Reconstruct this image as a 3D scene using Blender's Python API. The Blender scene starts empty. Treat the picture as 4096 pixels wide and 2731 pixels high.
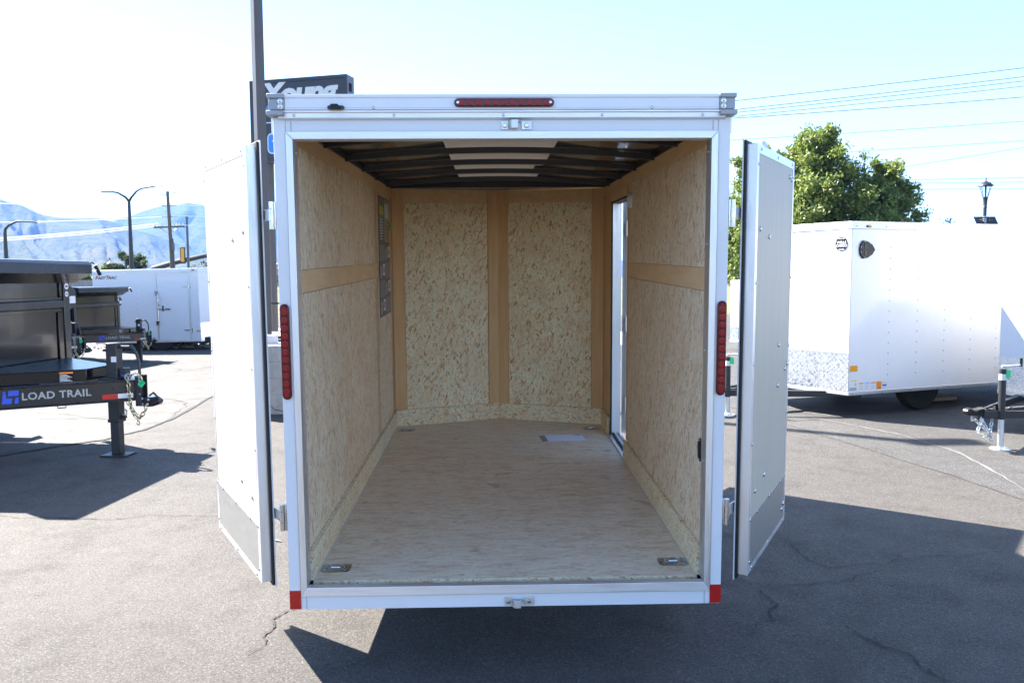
import bpy, bmesh, math, random
import numpy as np
from mathutils import Vector, Matrix, Quaternion, noise as mnoise
random.seed(7); rng = np.random.default_rng(11)
rad = math.radians
SC = bpy.context.scene
COL = SC.collection

# ------------------------------------------------------------------ camera
TILT = 0.0297           # the open trailer stands on its jack, nose a little high
cam_d = bpy.data.cameras.new('camera'); cam = bpy.data.objects.new('camera', cam_d); COL.objects.link(cam)
cam_d.sensor_width = 36.0; cam_d.lens = 29.286; cam_d.clip_start = 0.05; cam_d.clip_end = 40000
cam.matrix_world = Matrix(((0.99970, 0.00853, -0.02296, -0.0496),
                           (-0.02355, 0.07607, -0.99682, -3.5048),
                           (-0.00676, 0.99707, 0.07625, 1.7252),
                           (0, 0, 0, 1)))
SC.camera = cam
# ------------------------------------------------------------------ sky and sun
SUN = Vector((-0.9, 0.66, 1.0)).normalized()
SUN_EL = math.asin(SUN.z); SUN_AZ = math.atan2(SUN.x, SUN.y)
world = bpy.data.worlds.new('World'); SC.world = world; world.use_nodes = True
wn = world.node_tree.nodes; wn.clear()
sky = wn.new('ShaderNodeTexSky'); sky.sky_type = 'NISHITA'; sky.sun_disc = False
sky.sun_elevation = SUN_EL; sky.sun_rotation = SUN_AZ
sky.altitude = 1300; sky.air_density = 1.0; sky.dust_density = 0.1; sky.ozone_density = 2.0
bg = wn.new('ShaderNodeBackground'); bg.inputs[1].default_value = 0.070
wo = wn.new('ShaderNodeOutputWorld')
world.node_tree.links.new(sky.outputs[0], bg.inputs[0]); world.node_tree.links.new(bg.outputs[0], wo.inputs[0])
sun_d = bpy.data.lights.new('sun', 'SUN'); sun_d.energy = 5.0; sun_d.angle = rad(0.53); sun_d.color = (1.0, 0.95, 0.88)
sun = bpy.data.objects.new('sun', sun_d); COL.objects.link(sun)
sun.rotation_euler = (-SUN).to_track_quat('-Z', 'Y').to_euler(); sun.location = (-40, 30, 45)
# ------------------------------------------------------------------ exposure
vs = SC.view_settings; vs.view_transform = 'Standard'; vs.look = 'None'; vs.gamma = 1.0; vs.use_curve_mapping = False
vs.exposure = 2.68
cy = SC.cycles
cy.use_denoising = True; cy.max_bounces = 9; cy.diffuse_bounces = 5; cy.volume_bounces = 0; cy.sample_clamp_indirect = 8.0
cy.caustics_reflective = False; cy.caustics_refractive = False

# ================================================================== materials
MAT = {}
class NT:
    def __init__(s, name):
        s.m = bpy.data.materials.new(name); s.m.use_nodes = True; s.t = s.m.node_tree; s.n = s.t.nodes
        s.b = s.n['Principled BSDF']; MAT[name] = s.m
    def new(s, kind, **kw):
        o = s.n.new(kind)
        for k, v in kw.items(): setattr(o, k, v)
        return o
    def link(s, a, b): s.t.links.new(a, b)
    def coord(s, scale=(1, 1, 1), rot=(0, 0, 0), kind='Object'):
        c = s.new('ShaderNodeTexCoord'); mp = s.new('ShaderNodeMapping')
        mp.inputs['Scale'].default_value = scale; mp.inputs['Rotation'].default_value = rot
        s.link(c.outputs[kind], mp.inputs[0]); return mp.outputs[0]
    def noise(s, vec, scale=5, detail=4, rough=.6, dist=0):
        o = s.new('ShaderNodeTexNoise'); o.inputs['Scale'].default_value = scale; o.inputs['Detail'].default_value = detail
        o.inputs['Roughness'].default_value = rough; o.inputs['Distortion'].default_value = dist
        s.link(vec, o.inputs['Vector']); return o.outputs[0]
    def voro(s, vec, scale=5, feature='F1', out='Color', rnd=1.0):
        o = s.new('ShaderNodeTexVoronoi'); o.feature = feature; o.inputs['Scale'].default_value = scale
        o.inputs['Randomness'].default_value = rnd; s.link(vec, o.inputs['Vector']); return o.outputs[out]
    def ramp(s, fac, stops, interp='LINEAR'):
        o = s.new('ShaderNodeValToRGB'); r = o.color_ramp; r.interpolation = interp
        while len(r.elements) < len(stops): r.elements.new(.5)
        for e, (p, c) in zip(r.elements, stops):
            e.position = p; e.color = (c[0], c[1], c[2], 1) if not isinstance(c, (int, float)) else (c, c, c, 1)
        s.link(fac, o.inputs[0]); return o.outputs[0]
    def mix(s, fac, a, b, mode='MIX'):
        o = s.new('ShaderNodeMix', data_type='RGBA', blend_type=mode)
        for i, v in ((0, fac), (6, a), (7, b)):
            if isinstance(v, (int, float)): o.inputs[i].default_value = v
            elif isinstance(v, tuple): o.inputs[i].default_value = (*v, 1)
            else: s.link(v, o.inputs[i])
        return o.outputs[2]
    def bump(s, h, strength=.3, dist=.01):
        o = s.new('ShaderNodeBump'); o.inputs['Strength'].default_value = strength; o.inputs['Distance'].default_value = dist
        s.link(h, o.inputs['Height']); s.link(o.outputs[0], s.b.inputs['Normal']); return o
    def sep(s, col):
        o = s.new('ShaderNodeSeparateColor'); s.link(col, o.inputs[0]); return o.outputs
    def addv(s, a, b, k=1.0):
        m = s.new('ShaderNodeVectorMath', operation='SCALE'); m.inputs['Scale'].default_value = k; s.link(b, m.inputs[0])
        o = s.new('ShaderNodeVectorMath', operation='ADD'); s.link(a, o.inputs[0]); s.link(m.outputs[0], o.inputs[1]); return o.outputs[0]
def setp(b, base=None, rough=.5, metal=0., spec=.5, coat=0.):
    if base is not None: b.inputs['Base Color'].default_value = (*base, 1)
    b.inputs['Roughness'].default_value = rough; b.inputs['Metallic'].default_value = metal
    b.inputs['Specular IOR Level'].default_value = spec; b.inputs['Coat Weight'].default_value = coat
def plain(name, base, rough=.5, metal=0., spec=.5, var=.08, scale=9., coat=0., bump=0.):
    t = NT(name); setp(t.b, base, rough, metal, spec, coat)
    n = t.noise(t.coord(), scale, 5, .6)
    lo = tuple(c * (1 - var) for c in base); hi = tuple(min(1, c * (1 + var)) for c in base)
    t.link(t.ramp(n, [(.3, lo), (.7, hi)]), t.b.inputs['Base Color'])
    t.link(t.ramp(n, [(.25, max(.03, rough - .02)), (.75, min(1, rough + .03))]), t.b.inputs['Roughness'])
    if bump: t.bump(n, bump, .004)
    return t.m

def osb(name, naxis, laxis, L, W, pal, sliver, angles, frac=.10, dirt=None, spec=.3, rough=.6):
    """oriented strand board: overlapping long chips laid at several angles, thin dark slivers between them"""
    t = NT(name); setp(t.b, None, rough, 0, spec); c = t.coord()
    w = t.new('ShaderNodeTexNoise'); w.inputs['Scale'].default_value = 16; w.inputs['Detail'].default_value = 3; t.link(c, w.inputs['Vector'])
    cw = t.addv(c, w.outputs[1], .022)
    def lay(ang, l, wd, off):
        r = [0, 0, 0]; r[naxis] = rad(ang); k = [1 / wd] * 3; k[laxis] = 1 / l
        m1 = t.new('ShaderNodeMapping'); m1.inputs['Rotation'].default_value = r; m1.inputs['Location'].default_value = (off, off * .7, off * 1.3); t.link(cw, m1.inputs[0])
        m2 = t.new('ShaderNodeMapping'); m2.inputs['Scale'].default_value = k; t.link(m1.outputs[0], m2.inputs[0]); return m2.outputs[0]
    col = None
    for i, a in enumerate(angles):
        v = lay(a, L * (1 - .12 * i), W * (1 - .1 * i), i * 3.17); q = t.sep(t.voro(v, 1.0)); cc = t.ramp(q[i % 3], pal)
        e = t.voro(v, 1.0, 'DISTANCE_TO_EDGE', 'Distance'); cc = t.mix(t.ramp(e, [(0, .14), (.08, 0)]), cc, sliver)
        col = cc if col is None else t.mix(t.ramp(q[(i + 1) % 3], [(.50, 0), (.52, 1)]), col, cc)
    for i, a in enumerate((angles[0] + 12, angles[-1] - 9, angles[0] - 31)):
        v = lay(a, L * .42, W * .40, 7.7 + i); q = t.sep(t.voro(v, 1.0)); d = t.voro(v, 1.0, 'F1', 'Distance')
        f = t.new('ShaderNodeMath', operation='MULTIPLY'); t.link(t.ramp(q[0], [(frac, 1), (frac + .01, 0)]), f.inputs[0]); t.link(t.ramp(d, [(.30, .85), (.46, 0)]), f.inputs[1])
        col = t.mix(f.outputs[0], col, tuple(x * (1, .7, 1.5)[i] for x in sliver))
    g = t.noise(lay(angles[0], L * .5, W * .12, 1.0), 1.0, 3, .65); col = t.mix(t.ramp(g, [(.35, .0), (.8, .08)]), col, tuple(x * 1.6 for x in sliver))
    n = t.noise(c, 5.0, 5, .65); col = t.mix(t.ramp(n, [(.42, 0), (.68, .34)]), col, pal[0][1])
    if dirt:
        gn = t.noise(c, 2.0, 5, .65); gk = t.noise(lay(0, .16, .05, 2.0), 1.0, 7, .78); st = t.noise(c, 6.5, 3, .5)
        col = t.mix(t.ramp(gn, [(.3, .25), (.7, .6)]), col, dirt)
        col = t.mix(t.ramp(gk, [(.49, 0), (.68, .58)]), col, tuple(x * 2.0 for x in sliver))
        col = t.mix(t.ramp(st, [(.66, 0), (.74, .45)]), col, (.16, .13, .10))
    t.link(col, t.b.inputs['Base Color']); t.bump(g, .2, .003); return t.m
PAL = [(0, (.68, .44, .25)), (.12, (.88, .68, .46)), (.42, (.94, .79, .57)), (.62, (.86, .65, .42)), (.86, (.95, .84, .65)), (1, (.62, .38, .20))]
PALF = [(0, (.62, .38, .19)), (.08, (.86, .64, .38)), (.30, (.95, .81, .55)), (.50, (.90, .67, .39)), (.64, (.95, .86, .65)), (.86, (.95, .78, .51)), (.94, (.74, .48, .25)), (1, (.50, .28, .12))]
def tone(st, k, sat):
    out = []
    for p, c in st:
        g = sum(c) / 3; out.append((p, tuple(min(.95, (g + (v - g) * sat) * k) for v in c)))
    return out
SLV = (.22, .115, .05)
osb('osb_wall', 0, 2, .065, .018, tone(PAL, .98, 1.12), SLV, (0, 24, -32), .04)
osb('osb_front', 1, 2, .060, .0145, tone(PALF, 1.06, 1.05), SLV, (6, 28, -26), .05)
osb('osb_kick', 1, 0, .052, .0125, tone(PALF, 1.05, 1.05), SLV, (4, 33, -40), .07)
osb('osb_floor', 2, 0, .085, .016, tone(PAL, .97, 1.05), SLV, (0, 14, -12), .05, (.76, .66, .52), .45, .45)
def grained(name, a, b, scale, rough=.55, contrast=(.3, .7)):
    t = NT(name); setp(t.b, None, rough, 0, .35)
    n = t.noise(t.coord(scale), 1.0, 6, .65, .6)
    t.link(t.ramp(n, [(contrast[0], a), (contrast[1], b)]), t.b.inputs['Base Color']); t.bump(n, .08, .002); return t.m
grained('plywood_strip', (.76, .47, .22), (.88, .60, .32), (22, 3, 22))
grained('plywood_post', (.68, .39, .165), (.80, .50, .24), (26, 26, 2.2))
grained('luan', (.53, .455, .34), (.585, .51, .39), (30, 30, 2.0), .5)
grained('timber', (.28, .19, .11), (.42, .31, .2), (3, 30, 30), .7)
plain('white_paint', (.75, .75, .75), .22, var=.015, coat=.3)
def ripple(nm):
    t = MAT[nm].node_tree; b_ = t.nodes['Principled BSDF']; tc = t.nodes.new('ShaderNodeTexCoord'); nz = t.nodes.new('ShaderNodeTexNoise'); nz.inputs['Scale'].default_value = 2.2; nz.inputs['Detail'].default_value = 3
    bp = t.nodes.new('ShaderNodeBump'); bp.inputs['Strength'].default_value = .22; bp.inputs['Distance'].default_value = .02; t.links.new(tc.outputs['Object'], nz.inputs['Vector']); t.links.new(nz.outputs[0], bp.inputs['Height']); t.links.new(bp.outputs[0], b_.inputs['Normal'])
ripple('white_paint')
plain('white_trim', (.82, .82, .82), .3, var=.02)
def alu(name, base, rough, scale):
    t = NT(name); setp(t.b, base, rough, 1.0)
    n = t.noise(t.coord(scale), 1, 3, .6)
    t.link(t.ramp(n, [(.3, rough - .08), (.7, rough + .12)]), t.b.inputs['Roughness'])
    t.link(t.ramp(n, [(.2, tuple(c * .9 for c in base)), (.8, base)]), t.b.inputs['Base Color']); return t.m
alu('aluminium', (.80, .80, .80), .42, (90, 90, 4)); alu('aluminium_rail', (.86, .86, .87), .5, (4, 90, 90))
alu('aluminium_dull', (.40, .395, .375), .5, (120, 120, 30)); alu('tread_plate', (.86, .87, .88), .28, (30, 30, 30))
alu('chrome', (.62, .64, .66), .2, (20, 20, 20)); alu('zinc', (.62, .66, .68), .3, (40, 40, 40)); alu('zinc_blue', (.40, .47, .54), .28, (40, 40, 40)); alu('galvanised', (.70, .71, .70), .42, (30, 30, 10))
alu('gold_zinc', (.60, .55, .36), .35, (40, 40, 40))
plain('grey_cap', (.36, .38, .40), .45, var=.05)
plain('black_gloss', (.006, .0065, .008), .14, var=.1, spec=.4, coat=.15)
plain('black_steel', (.011, .0125, .016), .28, var=.05, spec=.45, coat=.15); plain('black_satin', (.018, .018, .02), .45, var=.2)
plain('black_plastic', (.012, .012, .013), .4, var=.2, spec=.3); plain('rubber', (.012, .012, .012), .6, var=.2); plain('tyre', (.022, .021, .02), .85, var=.3, bump=.3)
plain('bow_black', (.008, .008, .008), .4, var=.2); plain('ceiling_panel', (.48, .46, .43), .6, var=.03, scale=2)
def roofglass():
    t = NT('roof_light'); setp(t.b, (.62, .60, .56), .6, 0, .3)
    tr = t.new('ShaderNodeBsdfTranslucent'); tr.inputs[0].default_value = (.62, .57, .52, 1); ms = t.new('ShaderNodeMixShader'); ms.inputs[0].default_value = .17
    t.link(t.b.outputs[0], ms.inputs[1]); t.link(tr.outputs[0], ms.inputs[2]); t.link(ms.outputs[0], t.n['Material Output'].inputs[0])
roofglass()
plain('rim_grey', (.35, .36, .37), .4, .6)
plain('red_lens', (.10, .004, .006), .15, var=.1, spec=.35, coat=.2); plain('red_led', (.26, .008, .010), .25, var=.15, spec=.3, coat=.15)
plain('red_reflector', (.46, .012, .008), .3, var=.08, scale=40); plain('white_reflector', (.68, .70, .75), .3, var=.05)
plain('amber', (.75, .32, .02), .35, var=.08); plain('orange', (.80, .26, .02), .5, var=.05)
plain('sticker_white', (.72, .73, .75), .5, var=.04); plain('print_grey', (.25, .26, .28), .6, var=.1); plain('print_black', (.012, .012, .012), .75, spec=.12)
plain('sticker_blue', (.22, .48, .80), .5, var=.04); plain('sticker_yellow', (.65, .58, .06), .5, var=.04)
plain('logo_blue', (.02, .085, .62), .4, var=.04); plain('logo_grey', (.36, .38, .39), .4, var=.04); plain('logo_red', (.42, .02, .02), .4); plain('logo_dark', (.04, .04, .045), .4)
plain('tag_green', (.02, .55, .19), .55, var=.06)
plain('paper', (.80, .80, .86), .6, var=.02); plain('poster_brown', (.16, .125, .10), .45, var=.1); plain('poster_grey', (.26, .235, .22), .45, var=.12); plain('poster_tan', (.45, .36, .19), .45, var=.08)
plain('bronze', (.085, .072, .066), .45, var=.1, scale=3); plain('sign_face', (.028, .030, .037), .4, var=.06, scale=2); plain('sign_box', (.09, .095, .11), .4, var=.06)
plain('sign_white', (.62, .64, .62), .5, var=.03); plain('sign_blue', (.03, .23, .68), .45, var=.04)
plain('pole_dark', (.022, .022, .024), .45, var=.15); plain('weathered_wood', (.13, .105, .08), .85, var=.25, scale=20); plain('signal_yellow', (.75, .35, .02), .5)
plain('wire', (.10, .11, .14), .6); plain('wire_bright', (.75, .75, .78), .35)
plain('ink_purple', (.1, .06, .2), .6)
plain('solar', (.02, .022, .03), .25); plain('glass_pane', (.7, .75, .78), .1)
def concrete(name, base, sc=6):
    t = NT(name); setp(t.b, None, .85, 0, .3); c = t.coord()
    n = t.noise(c, sc, 8, .7); s = t.noise(t.coord((8, 8, 1.2)), 2, 5, .65)
    col = t.ramp(n, [(.25, tuple(v * .72 for v in base)), (.55, base), (.8, tuple(min(1, v * 1.15) for v in base))])
    col = t.mix(t.ramp(s, [(.45, 0), (.75, .5)]), col, tuple(v * .45 for v in base))
    t.link(col, t.b.inputs['Base Color']); t.bump(n, .5, .02); return t.m
concrete('concrete', (.42, .40, .37)); concrete('wall_grey', (.30, .29, .27), 2)
def asphalt(name, dark, mid, light, warm, rough=.78, bumpk=.9, speck=.55):
    t = NT(name); setp(t.b, None, rough, 0, .35); c = t.coord()
    big = t.noise(c, .35, 5, .6); med = t.noise(c, 3.0, 6, .7)
    v = t.sep(t.voro(c, 150)); fine = t.noise(c, 95, 4, .75)
    col = t.ramp(v[0], [(0, dark), (.45, mid), (.85, mid), (.95, light), (1, light)])
    col = t.mix(t.ramp(fine, [(.35, .55), (.62, 0)]), col, dark)
    col = t.mix(t.ramp(big, [(.35, 0), (.7, .40)]), col, warm)
    col = t.mix(t.ramp(med, [(.52, 0), (.75, .38)]), col, dark); stn = t.noise(t.coord((1, .55, 1)), 1.1, 5, .6, .8); col = t.mix(t.ramp(stn, [(.60, 0), (.72, .35)]), col, dark)
    t.link(col, t.b.inputs['Base Color'])
    t.link(t.ramp(med, [(.3, rough - .1), (.7, rough + .1)]), t.b.inputs['Roughness'])
    h = t.mix(.35, t.noise(c, 48, 7, .8), v[1]); t.bump(h, bumpk, .035); return t.m
asphalt('asphalt_old', (.028, .026, .023), (.113, .100, .087), (.21, .192, .171), (.138, .121, .103), .68)
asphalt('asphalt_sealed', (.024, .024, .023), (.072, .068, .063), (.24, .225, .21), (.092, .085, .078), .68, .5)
asphalt('asphalt_pale', (.030, .028, .025), (.104, .093, .081), (.22, .203, .18), (.128, .114, .098), .67, .6)
plain('crack_tar', (.014, .013, .012), .8, var=.3, scale=30); plain('line_faded', (.125, .12, .113), .8, var=.35, scale=25)
def groundmat():
    t = NT('far_ground'); setp(t.b, None, .9, 0, .2); c = t.coord()
    n = t.noise(c, .02, 8, .7); m = t.noise(c, .3, 5, .7)
    col = t.ramp(n, [(.3, (.10, .105, .05)), (.55, (.16, .15, .085)), (.75, (.21, .18, .12))]); col = t.mix(t.ramp(m, [(.4, 0), (.7, .5)]), col, (.07, .085, .035))
    t.link(col, t.b.inputs['Base Color'])
groundmat()
def hillmat():
    t = NT('hill_scrub'); setp(t.b, None, .95, 0, .1); c = t.coord()
    n = t.noise(c, .0016, 8, .68); m = t.noise(c, .012, 6, .75)
    col = t.ramp(n, [(.32, (.035, .048, .018)), (.5, (.07, .082, .032)), (.68, (.105, .098, .05))])
    col = t.mix(t.ramp(m, [(.48, 0), (.62, .85)]), col, (.030, .045, .022)); t.link(col, t.b.inputs['Base Color']); t.bump(m, 1.0, 30)
hillmat()
def leafmat(name, a, b, c3, hue=.0):
    t = NT(name); setp(t.b, None, .42, 0, .5)
    oi = t.new('ShaderNodeNewGeometry'); n = t.noise(t.coord(), 1.1, 3, .6)
    col = t.ramp(oi.outputs['Random Per Island'], [(0, a), (.55, b), (1, c3)])
    col = t.mix(t.ramp(n, [(.35, .0), (.7, .45)]), col, a); t.link(col, t.b.inputs['Base Color'])
    tr = t.new('ShaderNodeBsdfTranslucent'); t.link(col, tr.inputs[0])
    ms = t.new('ShaderNodeMixShader'); ms.inputs[0].default_value = .45
    t.link(t.b.outputs[0], ms.inputs[1]); t.link(tr.outputs[0], ms.inputs[2]); t.link(ms.outputs[0], t.n['Material Output'].inputs[0])
leafmat('leaf_green', (.10, .155, .03), (.19, .245, .05), (.35, .385, .11)); leafmat('leaf_far', (.05, .075, .03), (.085, .115, .045), (.12, .14, .06)); leafmat('leaf_olive', (.10, .09, .035), (.16, .135, .05), (.2, .165, .07))
plain('bark', (.10, .075, .05), .9, var=.3, scale=14, bump=.5)
plain('pebble', (.38, .36, .34), .8, var=.35, scale=60); plain('box_grey', (.5, .5, .53), .6)

# ================================================================== mesh helpers
class MB:
    def __init__(s, T=None): s.v = []; s.f = []; s.T = T or Matrix()
    def add(s, vs, fs):
        o = len(s.v); T = s.T; s.v += [tuple(T @ Vector(v)) for v in vs]
        flip = T.to_3x3().determinant() < 0
        s.f += [tuple(o + i for i in (reversed(f) if flip else f)) for f in fs]; return s
    def box(s, x0, x1, y0, y1, z0, z1):
        x0, x1 = min(x0, x1), max(x0, x1); y0, y1 = min(y0, y1), max(y0, y1); z0, z1 = min(z0, z1), max(z0, z1)
        return s.add([(x0, y0, z0), (x1, y0, z0), (x1, y1, z0), (x0, y1, z0), (x0, y0, z1), (x1, y0, z1), (x1, y1, z1), (x0, y1, z1)],
                     [(0, 3, 2, 1), (4, 5, 6, 7), (0, 1, 5, 4), (1, 2, 6, 5), (2, 3, 7, 6), (3, 0, 4, 7)])
    def prism(s, poly, a, b, axis='z'):
        """poly: 2-D outline, pushed from a to b along an axis"""
        ar = sum(p[0] * q[1] - q[0] * p[1] for p, q in zip(poly, poly[1:] + poly[:1]))
        if ar < 0: poly = poly[::-1]
        P = {'z': lambda u, v, w: (u, v, w), 'y': lambda u, v, w: (u, -w, v), 'x': lambda u, v, w: (w, u, v)}[axis]
        if axis == 'y': a, b = -a, -b
        if a > b: a, b = b, a
        n = len(poly)
        return s.add([P(u, v, a) for u, v in poly] + [P(u, v, b) for u, v in poly],
                     [tuple(range(n))[::-1], tuple(range(n, 2 * n))] + [(i, (i + 1) % n, n + (i + 1) % n, n + i) for i in range(n)])
    def tube(s, path, r, n=8, closed=False):
        path = [Vector(p) for p in path]; rs = r if isinstance(r, (list, tuple)) else [r] * len(path)
        vs = []; fs = []; m = len(path); u = None
        for i, p in enumerate(path):
            if closed: d = path[(i + 1) % m] - path[i - 1]
            else: d = path[min(i + 1, m - 1)] - path[max(i - 1, 0)]
            d.normalize()
            if u is None:
                u = Vector((0, 0, 1)) if abs(d.z) < .9 else Vector((1, 0, 0))
            u = (u - d * u.dot(d)).normalized(); w = d.cross(u)
            vs += [tuple(p + (u * math.cos(t) + w * math.sin(t)) * rs[i]) for t in [2 * math.pi * k / n for k in range(n)]]
        for i in range(m if closed else m - 1):
            a, b = i * n, ((i + 1) % m) * n
            fs += [(a + k, a + (k + 1) % n, b + (k + 1) % n, b + k) for k in range(n)]
        if not closed: fs += [tuple(range(n))[::-1], tuple(range((m - 1) * n, m * n))]
        return s.add(vs, fs)
    def cyl(s, p0, p1, r, n=16): return s.tube([p0, p1], r, n)
    def lathe(s, prof, c=(0, 0, 0), n=20, axis=(0, 0, 1)):
        """prof: (radius, height) pairs along the axis"""
        q = Vector((0, 0, 1)).rotation_difference(Vector(axis)); c = Vector(c); vs = []; fs = []
        for r, h in prof:
            for k in range(n):
                a = 2 * math.pi * k / n; vs.append(tuple(c + q @ Vector((r * math.cos(a), r * math.sin(a), h))))
        for i in range(len(prof) - 1):
            fs += [(i * n + k, i * n + (k + 1) % n, (i + 1) * n + (k + 1) % n, (i + 1) * n + k) for k in range(n)]
        fs += [tuple(range(n))[::-1], tuple(range((len(prof) - 1) * n, len(prof) * n))]
        return s.add(vs, fs)
    def build(s, name, mat, parent=None, bevel=0, smooth=35, kind=None, label=None):
        me = bpy.data.meshes.new(name); me.from_pydata(s.v, [], s.f); me.update()
        me.materials.append(MAT[mat])
        if smooth:
            me.polygons.foreach_set('use_smooth', [True] * len(me.polygons)); me.set_sharp_from_angle(angle=rad(smooth))
        o = bpy.data.objects.new(name, me); COL.objects.link(o)
        if parent is not None: o.parent = parent
        if bevel:
            b = o.modifiers.new('edge', 'BEVEL'); b.width = bevel; b.segments = 2; b.limit_method = 'ANGLE'; b.angle_limit = rad(40); b.harden_normals = False
        if kind: o['kind'] = kind
        if label: o['label'] = label
        return o
def tag(o, label, cat, group=None):
    o['label'] = label; o['category'] = cat
    if group: o['group'] = group
    return o
def thing(name, label, cat, loc=(0, 0, 0), rz=0, group=None, scale=1.0):
    o = bpy.data.objects.new(name, None); COL.objects.link(o); o.location = loc; o.rotation_euler = (0, 0, rz); o.scale = (scale,) * 3
    o.empty_display_size = .2
    return tag(o, label, cat, group)
def inst(src, name, parent, M):
    o = bpy.data.objects.new(name, src.data); COL.objects.link(o); o.parent = parent; o.matrix_local = M; return o
def frame(o, x, y, z):
    """4x4 matrix from an origin and three axes"""
    m = Matrix.Identity(4)
    for i, a in enumerate((x, y, z)):
        a = Vector(a)
        for r in range(3): m[r][i] = a[r]
    for r in range(3): m[r][3] = o[r]
    return m
def text(name, body, size, mat, parent, M, offset=0., shear=0., depth=.001, space=1.0, align='LEFT', sx=1.0):
    cu = bpy.data.curves.new(name, 'FONT'); cu.body = body; cu.size = size; cu.extrude = depth; cu.offset = offset; cu.shear = shear
    cu.space_character = space; cu.align_x = align; cu.resolution_u = 3
    t = bpy.data.objects.new(name + '_c', cu); COL.objects.link(t)
    dg = bpy.context.evaluated_depsgraph_get(); dg.update()
    me = bpy.data.meshes.new_from_object(t.evaluated_get(dg)); bpy.data.objects.remove(t); bpy.data.curves.remove(cu)
    me.materials.clear(); me.materials.append(MAT[mat])
    o = bpy.data.objects.new(name, me); COL.objects.link(o); o.parent = parent; o.matrix_local = M @ Matrix.Diagonal((sx, 1, 1, 1)); return o
def capsule(a0, a1, r, n=8):
    """flat capsule outline: long axis first"""
    P = [(a1 - r + r * math.cos(t), r * math.sin(t)) for t in np.linspace(-math.pi / 2, math.pi / 2, n)]
    return P + [(a0 + r + r * math.cos(t), r * math.sin(t)) for t in np.linspace(math.pi / 2, 3 * math.pi / 2, n)]
_dome = {}
def dome(r, mat):
    k = (r, mat)
    if k not in _dome:
        m = MB(); m.lathe([(r, 0), (r, r * .15), (r * .82, r * .42), (r * .4, r * .6)], n=8)
        me = bpy.data.meshes.new('screw'); me.from_pydata(m.v, [], m.f); me.materials.append(MAT[mat])
        me.polygons.foreach_set('use_smooth', [True] * len(me.polygons)); me.set_sharp_from_angle(angle=rad(50)); _dome[k] = me
    return _dome[k]
def screw(parent, p, nrm, r=.006, mat='zinc'):
    o = bpy.data.objects.new('screw', dome(r, mat)); COL.objects.link(o); o.parent = parent
    q = Vector((0, 0, 1)).rotation_difference(Vector(nrm).normalized())
    o.matrix_local = Matrix.Translation(Vector(p)) @ q.to_matrix().to_4x4(); return o
def link_mesh(L, w, r, mat):
    m = MB(); pts = []
    for t in np.linspace(-math.pi / 2, math.pi / 2, 5): pts.append((L / 2 - w / 2 + w / 2 * math.cos(t), w / 2 * math.sin(t), 0))
    for t in np.linspace(math.pi / 2, 3 * math.pi / 2, 5): pts.append((-L / 2 + w / 2 + w / 2 * math.cos(t), w / 2 * math.sin(t), 0))
    m.tube(pts, r, 5, closed=True); return m
def chain(parent, pts, mat='zinc', L=.05, r=.006, split=True):
    """a safety chain hung along a path: a hook with its links"""
    pts = [Vector(p) for p in pts]; seg = [(b - a).length for a, b in zip(pts, pts[1:])]; tot = sum(seg)
    n = max(2, int(tot / (L * .74))); base = link_mesh(L, L * .62, r, mat)
    hook = MB(); e = pts[-1]
    hook.tube([e + Vector(v) for v in ((0, 0, .02), (.012, 0, -.01), (.006, 0, -.035), (-.016, 0, -.035), (-.02, 0, -.012))], [r, r * 1.3, r * 1.5, r * 1.3, r * .8], 6)
    h = hook.build('safety_chain', mat, parent); me = None; acc = MB()
    for i in range(n):
        d = (i + .5) / n * tot; k = 0
        while k < len(seg) - 1 and d > seg[k]: d -= seg[k]; k += 1
        p = pts[k].lerp(pts[k + 1], d / seg[k]); x = (pts[k + 1] - pts[k]).normalized()
        y = x.cross(Vector((0, 1, 0)) if abs(x.y) < .9 else Vector((1, 0, 0))).normalized(); z = x.cross(y)
        if i % 2: y, z = z, -y
        M = frame(p, x, y, z)
        if split:
            if me is None: o = base.build('link', mat, h); me = o
            else: o = bpy.data.objects.new('link', me.data); COL.objects.link(o); o.parent = h
            o.matrix_local = M
        else:
            acc.T = M; acc.add(base.v, base.f)
    if not split: acc.build('link_row', mat, h, kind='stuff')
    return h
def wheel(parent, c, r, w, side, mat='rim_grey', axis='y'):
    c = Vector(c); m = MB(); AX = (0, side, 0) if axis == 'y' else (side, 0, 0)
    prof = [(r * .62, -w / 2), (r * .8, -w / 2), (r * .95, -w * .42), (r, -w * .3), (r, w * .3), (r * .95, w * .42), (r * .8, w / 2), (r * .62, w / 2)]
    m.lathe(prof, c, 32, AX); t = m.build('wheel', 'tyre', parent)
    m = MB(); m.lathe([(r * .62, -w * .4), (r * .62, w * .42), (r * .56, w * .44), (r * .5, w * .2), (r * .22, w * .26), (r * .2, w * .42), (r * .1, w * .44)], c, 24, AX)
    m.build('rim', mat, t)
    for k in range(5):
        a = 2 * math.pi * k / 5; p = c + (Vector((math.cos(a) * r * .3, side * w * .24, math.sin(a) * r * .3)) if axis == 'y' else Vector((side * w * .24, math.cos(a) * r * .3, math.sin(a) * r * .3)))
        m = MB(); m.cyl(p, p + Vector(AX) * .03, .011, 6); m.build('lug_nut', 'chrome', t)
    return t

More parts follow.
